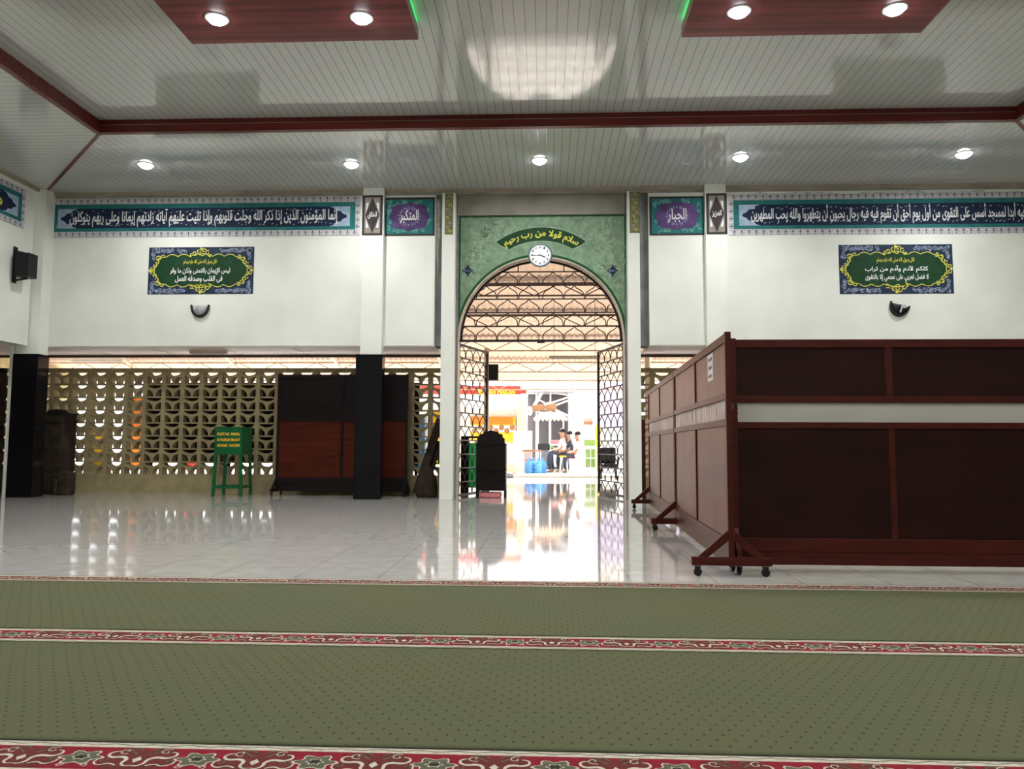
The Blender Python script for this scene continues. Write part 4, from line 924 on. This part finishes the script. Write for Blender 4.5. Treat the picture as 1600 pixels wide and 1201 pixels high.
# shop with red sign on the left
t = thing('food_shop', 'bright shop front with red sign and picture banner beyond the doorway, left', 'shop', (0, 0, 0))
Yq = 27.0; q0, q1 = at(640, 612, Yq)[0], at(821, 612, Yq)[0]
mb = MB(); mb.box(q0-3, q1-.1, Yq+.1, Yq+.45, G0, 3.2, 'o_white'); mb.build('wall', t)
mb = MB(); mb.box(q0, q1-.15, Yq-.75, Yq-.68, sz_(618, Yq), sz_(605.5, Yq), 'o_red'); mb.box(q1-.15, q1+.05, Yq-.75, Yq-.68, sz_(617, Yq), sz_(611, Yq), 'o_red'); mb.build('sign_board', t)
mb = MB(); mb.flat = True; text_into(mb, 'RUMAH MAKAN', at(747, 612, Yq-.76)[0], at(805, 612, Yq-.76)[0], sz_(616.5, Yq-.76), sz_(608.5, Yq-.76), 'o_yellow', front(Yq-.755), .004, False, .04); mb.build('sign_lettering', t)
mb = MB(); mb.prism([(Yq-.74, sz_(618, Yq)), (Yq+.1, sz_(612, Yq)), (Yq+.1, sz_(616, Yq)), (Yq-.70, sz_(640, Yq)), (Yq-.74, sz_(640, Yq))], 'o_white', lambda u, v, d: (d, u, v), q0, q1-.25); mb.build('awning', t)
b0, b1 = at(735, 670, Yq)[0], at(806, 670, Yq)[0]
mb = MB(); mb.box(b0, b1, Yq-.05, Yq+.1, sz_(690, Yq), sz_(651, Yq), 'o_yellow'); mb.box(b0, b1-.1, Yq-.06, Yq-.05, sz_(663, Yq), sz_(651, Yq), 'o_orange'); mb.box(b0, b1, Yq-.06, Yq-.05, sz_(675, Yq), sz_(665, Yq), 'o_white')
for k in range(9): mb.lathe([(.001, -.012), (.09, -.010), (.10, 0)], (b0+.15+k*.19, Yq-.06, sz_(668 if k % 2 else 673, Yq)), 'o_wood', 10, 'y')
mb.build('picture_banner', t)
mb = MB(); mb.box(q1-.30, q1, Yq-.15, Yq+.1, G0, sz_(625, Yq), 'o_peach'); mb.build('pillar', t)
# far white building and lilac wall on the right
mb = MB(); mb.box(-9, 12, 38, 41, G0, 3.6, 'o_white'); mb.prism([(-9.5, 3.6), (12.5, 3.6), (12.5, 3.9), (-9.5, 3.9)], 'o_metal', fnY, 37.6, 41.3)
for k in range(6): mb.box(-7+k*3, -6+k*3, 37.95, 38, .9, 2.2, 'o_grey')
tag(mb.build('building'), 'long low white building in the glare at the end of the street', 'building')
t = thing('side_building', 'pale building with lilac band and yellow corner post, right of the street', 'building')
c0 = at(894, 650, 28)[0]; c1 = c0+6
mb = MB(); mb.box(c0+.2, c1, 28.2, 32, G0, 4, 'o_white'); mb.build('wall', t); mb = MB(); mb.box(at(926, 650, 28)[0], c1, 28.05, 28.2, 1.6, 3.2, 'o_lilac'); mb.build('lilac_band', t)
mb = MB(); mb.box(at(931, 650, 27.8)[0], at(938, 650, 27.8)[0], 27.8, 28.0, G0, 1.7, 'o_yellow'); mb.build('corner_post', t)
# shed behind the cart
t = thing('market_shed', 'dark open shed with pale slanting rafters behind the food cart', 'shed'); Yd = 28.0
d0, d1 = at(824, 650, Yd)[0], at(891, 650, Yd)[0]
mb = MB(); mb.box(d0, d1, Yd+.6, Yd+.7, G0, sz_(613, Yd), 'o_dark'); mb.box(d0, d1+.1, Yd-.3, Yd+.7, sz_(614, Yd), sz_(612, Yd), 'o_grey'); mb.build('back_wall', t)
def dbar(p, q, Y, w_, m, tt): a, b = at(*p, Y), at(*q, Y); mb = MB(); mb.bar((a[0], Y, a[1]), (b[0], Y, b[1]), w_, m); return mb.build('rafter', tt)
for p, q, w_ in (((847, 612), (827, 648), .12), ((826, 641), (889, 620), .06), ((822, 640), (860, 628), .05), ((850, 640), (889, 625), .06), ((868, 640), (889, 650), .07), ((826, 635), (845, 645), .05), ((838, 622), (870, 640), .05)): dbar(p, q, Yd-.1, w_, 'o_white', t)
for px in (838, 860, 889): x = at(px, 660, Yd-.2)[0]; mb = MB(); mb.box(x-.025, x+.025, Yd-.22, Yd-.17, G0, sz_(613, Yd), 'o_white'); mb.build('post', t)
mb = MB(); x0, x1 = at(890, 650, Yd)[0], at(894, 617, Yd)[0]; mb.bar((x0-1.0, Yd-.2, sz_(611, Yd)), (x1, Yd-.2, sz_(619, Yd)), .05, 'o_metal'); mb.build('eave_wire', t)
# food cart
t = thing('food_cart', 'food cart with white scalloped awning, dark counter and thin white poles', 'cart', (0, 0, 0)); Yc = 26.7
e0, e1 = at(829, 655, Yc)[0], at(887, 655, Yc)[0]
mb = MB(); zt, zm, zb = sz_(644, Yc), sz_(654, Yc), sz_(658, Yc); n = 9; p = [(e0+.1, zm), (e0+.35, zt), (e1-.3, zt), (e1, zm)]
for i in range(n*6+1): x = e1-(e1-e0-.1)*i/(n*6); p.append((x, zm-(zm-zb)*abs(math.sin(PI*i/6))-.01))
mb.prism(p, 'o_peach', fnY, Yc-.45, Yc-.43); mb.box(e0+.3, e1-.25, Yc-.43, Yc+.4, zt-.03, zt, 'o_white'); mb.build('awning', t)
for px in (841, 858.5, 880): x = at(px, 680, Yc)[0]; mb = MB(); mb.box(x-.022, x+.022, Yc-.42, Yc-.38, G0+.05, zm, 'o_white'); mb.build('pole', t)
k0, k1, k2 = at(843, 700, Yc)[0], at(859, 700, Yc)[0], at(887, 700, Yc)[0]
mb = MB(); mb.box(k0, k1, Yc-.4, Yc+.4, G0+.12, sz_(694, Yc), 'o_grey'); mb.box(k0-.05, k1, Yc-.42, Yc+.4, sz_(703, Yc), sz_(693, Yc), 'o_dark'); mb.box(k1, k2, Yc-.38, Yc+.4, G0+.15, sz_(702, Yc), 'o_white'); mb.box(k1, k2, Yc-.38, Yc+.4, sz_(696, Yc), sz_(693, Yc), 'o_white')
mb.box(k1+.02, k1+.12, Yc-.395, Yc-.38, sz_(702, Yc), sz_(696, Yc), 'o_glow_green'); mb.build('counter', t)
mb = MB()
for k in range(4): mb.lathe([(.15, 0), (.15, .03), (.02, .05), (.02, -.05)][:2]+[(.001, .03)], (k0+.15+k*.0, Yc-.1, G0+.15), 'o_dark', 12, 'x')
mb.build('wheel', t)
mb = MB(); mb.box(k1+.02, k1+.45, Yc-.1, Yc+.2, sz_(693, Yc)+.004, sz_(687, Yc), 'o_pink'); tag(mb.build('red_basket', bevel=.03), 'pink basket of food on the cart counter', 'basket')
for k, (p0, p1, rr, l) in enumerate(((831, 851, -8, 'darker cardboard box lying on top of the cart roof'), (850.5, 868, 12, 'lighter cardboard box lying on the cart roof beside the darker one'))):
    x0, x1 = at(p0, 640, Yc)[0], at(p1, 640, Yc)[0]; mb = MB(); h_ = .11; mb.box(-(x1-x0)/2, (x1-x0)/2, -.2, .2, -h_, h_, 'o_box'); mb.box(-(x1-x0)/2, (x1-x0)/2, -.02, .02, h_, h_+.002, 'o_wood')
    o = mb.build('cardboard_box', loc=((x0+x1)/2+(.03 if k else 0), Yc, sz_(644, Yc)+(.155 if k == 0 else .17))); o.rotation_euler = (0, R(-rr if k else -8), 0); tag(o, l, 'box')
# white fridge, table, water bottles
x0, x1 = at(790, 690, 25.6)[0], at(831, 690, 25.6)[0]
mb = MB(); mb.box(x0+.25, x1, 25.6, 26.2, G0, sz_(673, 25.6), 'o_white'); mb.box(x0+.3, x1-.05, 25.58, 25.6, .2, sz_(676, 25.6), 'plastic_white'); tag(mb.build('white_cabinet', bevel=.01), 'plain white cabinet left of the food cart', 'cabinet')
t = thing('small_table', 'small table with brown top above the blue water bottles', 'table', ((at(831, 700, 25)[0]), 25.3, G0)); W = (at(846, 700, 25)[0]-at(816, 700, 25)[0])/2; zt = sz_(703, 25)-G0
mb = MB(); mb.box(-W, W, -.25, .25, zt-.05, zt, 'o_wood'); mb.build('tabletop', t)
for s in (-1, 1):
    for q in (-1, 1): mb = MB(); mb.box(s*W*.9-.02, s*W*.9+.02, q*.2-.02, q*.2+.02, 0, zt-.05, 'o_white'); mb.build('leg', t)
def gallon(px, Y, label, m='o_blue', z=G0):
    t = thing('water_bottle', label, 'water bottle', (at(px, 725, Y)[0], Y, z), group='blue water bottles')
    mb = MB(); mb.lathe([(.001, 0), (.125, 0), (.135, .03), (.135, .09), (.122, .10), (.122, .12), (.135, .13), (.135, .20), (.122, .21), (.122, .23), (.135, .24), (.135, .31), (.10, .37), (.035, .41), (.03, .46), (.001, .46)], (0, 0, 0), m, 18); mb.build('body', t)
    mb = MB(); mb.lathe([(.036, .45), (.036, .49), (.001, .49)], (0, 0, 0), 'o_blue', 10); mb.build('cap', t)
gallon(826.5, 24.4, 'blue plastic water bottle, left of the front pair'); gallon(840.5, 24.4, 'blue plastic water bottle, right of the front pair'); gallon(847.5, 24.78, 'blue plastic water bottle behind the front pair'); gallon(833.5, 24.78, 'blue plastic water bottle behind, between the front pair')
mb = MB(); mb.lathe([(.001, 0), (.15, 0), (.19, .28), (.20, .29), (.001, .27)], (at(829, 710, 25.1)[0], 25.1, .0), 'o_pink', 16); tag(mb.build('plastic_basin', loc=(0, 0, .22)), 'pink plastic basin under the small table', 'basin')
# shelf with bottles, right
t = thing('display_shelf', 'small white glass-fronted shelf right of the seated people', 'shelf', (at(923, 700, 26.5)[0], 26.8, G0)); W = .19
mb = MB(); zt = sz_(697, 26.5)-G0
for s in (-1, 1):
    for q in (-.15, .15): mb.box(s*W-.015, s*W+.015, q-.015, q+.015, 0, zt, 'o_white')
for z in (.12, .45, .78, zt): mb.box(-W, W, -.16, .16, z-.015, z+.015, 'o_white')
mb.box(-.012, .012, -.165, -.15, .12, .78, 'o_white'); mb.build('frame', t)
mb = MB(); mb.box(-W+.02, W-.02, .05, .14, .135, .76, 'o_olive'); mb.build('goods', t)
mb = MB(); mb.box(-.22, .16, -.15, .15, 0, .45, 'o_white'); mb.box(-.22, .16, -.16, -.15, -.22, 0, 'o_olive'); tag(mb.build('white_crate', loc=(at(923, 700, 26.5)[0], 26.8, zt+G0+.235)), 'white box standing on top of the glass-fronted shelf', 'box')
x = at(921, 655, 28)[0]; mb = MB(); mb.box(-.2, .2, -.04, .0, -.13, .16, 'o_white'); mb.box(-.2, .2, -.045, -.04, -.13, -.02, 'o_wood')
for k in range(5): mb.box(-.17+k*.07, -.14+k*.07, -.05, -.045, -.02, .10, 'o_wood')
tag(mb.build('wall_rack', loc=(x, 28.2, sz_(657, 28))), 'small rack of bottles on the pale wall above the shelf', 'rack')
mb = MB(); mb.box(-.16, .16, -.2, .2, 0, .30, 'o_peach'); tag(mb.build('cardboard_carton', loc=(at(798, 720, 24)[0], 24.2, G0), bevel=.03), 'pale brown carton on the ground right of the dark cabinet', 'box')
mb = MB(); mb.lathe([(.001, 0), (.16, .0), (.18, .08), (.10, .16), (.001, .17)], (0, 0, 0), 'o_grey', 14); tag(mb.build('dark_sack', loc=(at(794, 740, 22.9)[0], 22.9, 0)), 'dark grey sack lying before the pale carton', 'sack')
# motorcycle helmet-free street: stools and seated people
def stool(px, Y, h, m, label, w_=.17):
    t = thing('plastic_stool', label, 'stool', (at(px, 720, Y)[0], Y, G0))
    mb = MB(); mb.lathe([(.001, h), (w_*.9, h), (w_, h-.02), (w_*.95, h-.05)], (0, 0, 0), m, 16); mb.build('seat', t)
    for k in range(4):
        a = PI/4+PI/2*k; mb = MB(); mb.bar((w_*.7*math.cos(a), w_*.7*math.sin(a), h-.03), (w_*1.05*math.cos(a), w_*1.05*math.sin(a), 0), .05, 'o_white', .03); mb.build('leg', t)
    return t
def person(px, Y, hz, label, shirt, face=-1, s=1.0, lean=.12, arm=1, hair='o_hair'):
    """seated figure in profile; face -1 looks left; hz = seat height"""
    t = thing('person', label, 'person', (at(px, 700, Y)[0], Y, G0)); f = face
    def skin(name, nodes, edges, m, parent=t, sub=2):
        me = bpy.data.meshes.new(name); me.from_pydata([n[0] for n in nodes], edges, []); me.materials.append(M[m]); o = bpy.data.objects.new(name, me); COL.objects.link(o); o.parent = parent
        o.modifiers.new('skin', 'SKIN'); 
        for v, n in zip(me.skin_vertices[0].data, nodes): v.radius = (n[1], n[1]) if not isinstance(n[1], tuple) else n[1]; v.use_root = False
        me.skin_vertices[0].data[0].use_root = True
        md = o.modifiers.new('sub', 'SUBSURF'); md.levels = sub; md.render_levels = sub
        for p in me.polygons: p.use_smooth = True
        return o
    h = hz; sh = h+.50*s; hip = (0, 0, h+.08)
    N = [((0, 0, h+.15), .12), ((f*.03, 0, h+.28), .115), ((f*lean, 0, sh), .12), ((f*(lean+.02), 0, sh+.10), .055), ((f*(lean+.05), 0, sh+.19), .075), ((f*(lean+.06), 0, sh+.29), .085),
         ((f*.40, -.12, h+.10), .075), ((f*.43, -.12, .30), .055), ((f*.38, -.12, .06), .04), ((f*.50, -.12, .03), .035),
         ((f*.38, .12, h+.10), .075), ((f*.36, .12, .30), .055), ((f*.30, .12, .06), .04), ((f*.42, .12, .03), .035),
         ((f*lean, -.19, sh-.03), .06), ((f*(lean+.06), -.22, sh-.28), .045), ((f*(lean+.28), -.16, sh-.33), .036), ((f*(lean+.36), -.15, sh-.31), .03),
         ((f*lean, .19, sh-.03), .06), ((f*(lean+.10), .22, sh-.27), .045), ((f*(lean+.32), .14, sh-.27), .036), ((f*(lean+.40), .13, sh-.25), .03)]
    Ed = [(0, 1), (1, 2), (2, 3), (3, 4), (4, 5), (0, 6), (6, 7), (7, 8), (8, 9), (0, 10), (10, 11), (11, 12), (12, 13), (2, 14), (14, 15), (15, 16), (16, 17), (2, 18), (18, 19), (19, 20), (20, 21)]
    skin('body', N, Ed, 'o_skin')
    S_ = [((0, 0, h+.15), .15), ((f*.03, 0, h+.28), .145), ((f*lean, 0, sh-.02), .145), ((f*lean, -.20, sh-.03), .075), ((f*(lean+.05), -.225, sh-.20), .065), ((f*lean, .20, sh-.03), .075), ((f*(lean+.08), .225, sh-.19), .065), ((f*(lean+.02), 0, sh+.06), .07)]
    skin('shirt', S_, [(0, 1), (1, 2), (2, 3), (3, 4), (2, 5), (5, 6), (2, 7)], shirt)
    T_ = [((0, 0, h+.14), .138), ((f*.40, -.12, h+.11), .092), ((f*.43, -.12, .30), .075), ((f*.39, -.12, .10), .062), ((f*.38, .12, h+.10), .092), ((f*.36, .12, .30), .075), ((f*.31, .12, .10), .062)]
    skin('trousers', T_, [(0, 1), (1, 2), (2, 3), (0, 4), (4, 5), (5, 6)], 'o_trouser')
    mb = MB(); hc = (f*(lean+.04), 0, sh+.27); mb.lathe([(.001, .115), (.06, .10), (.096, .05), (.100, .015), (.09, -.02)], hc, hair, 14)
    for i, v in enumerate(mb.v): mb.v[i] = (v[0]-f*.03, v[1], v[2]-f*0)
    mb.build('hair', t)
    mb = MB(); fx = f*(lean+.06+.085)
    mb.lathe([(.001, .03), (.012, .0), (.014, -.02), (.001, -.025)], (fx+f*.004, 0, sh+.235), 'o_skin', 6)
    for s_ in (-1, 1): mb.lathe([(.001, .008), (.009, 0), (.001, -.008)], (fx-f*.008, s_*.032, sh+.265), 'o_hair', 6); mb.lathe([(.001, .02), (.018, 0), (.001, -.02)], (f*(lean+.03), s_*.088, sh+.24), 'o_skin', 6)
    mb.box(min(fx, fx-f*.01), max(fx, fx-f*.01), -.022, .022, sh+.190, sh+.197, 'o_pink'); mb.build('face', t)
    return t
stool(881, 24.95, .56, 'o_yellow', 'yellow-topped stool under the person in the middle'); person(879, 24.95, .56, 'person in white shirt and dark trousers seated on the yellow stool, facing left', 'o_white', -1, lean=-.02)
stool(903, 25.0, .47, 'o_white', 'white plastic stool under the person on the right', .2); person(903, 25.0, .47, 'person in white shirt and dark trousers seated on the white stool, facing left', 'o_white', -1, lean=.0)
stool(892, 25.75, .5, 'o_red', 'stool under the dark-shirted person behind'); person(892, 25.75, .5, 'person in dark shirt seated behind the two people in white', 'o_navyshirt', -1, lean=.03)
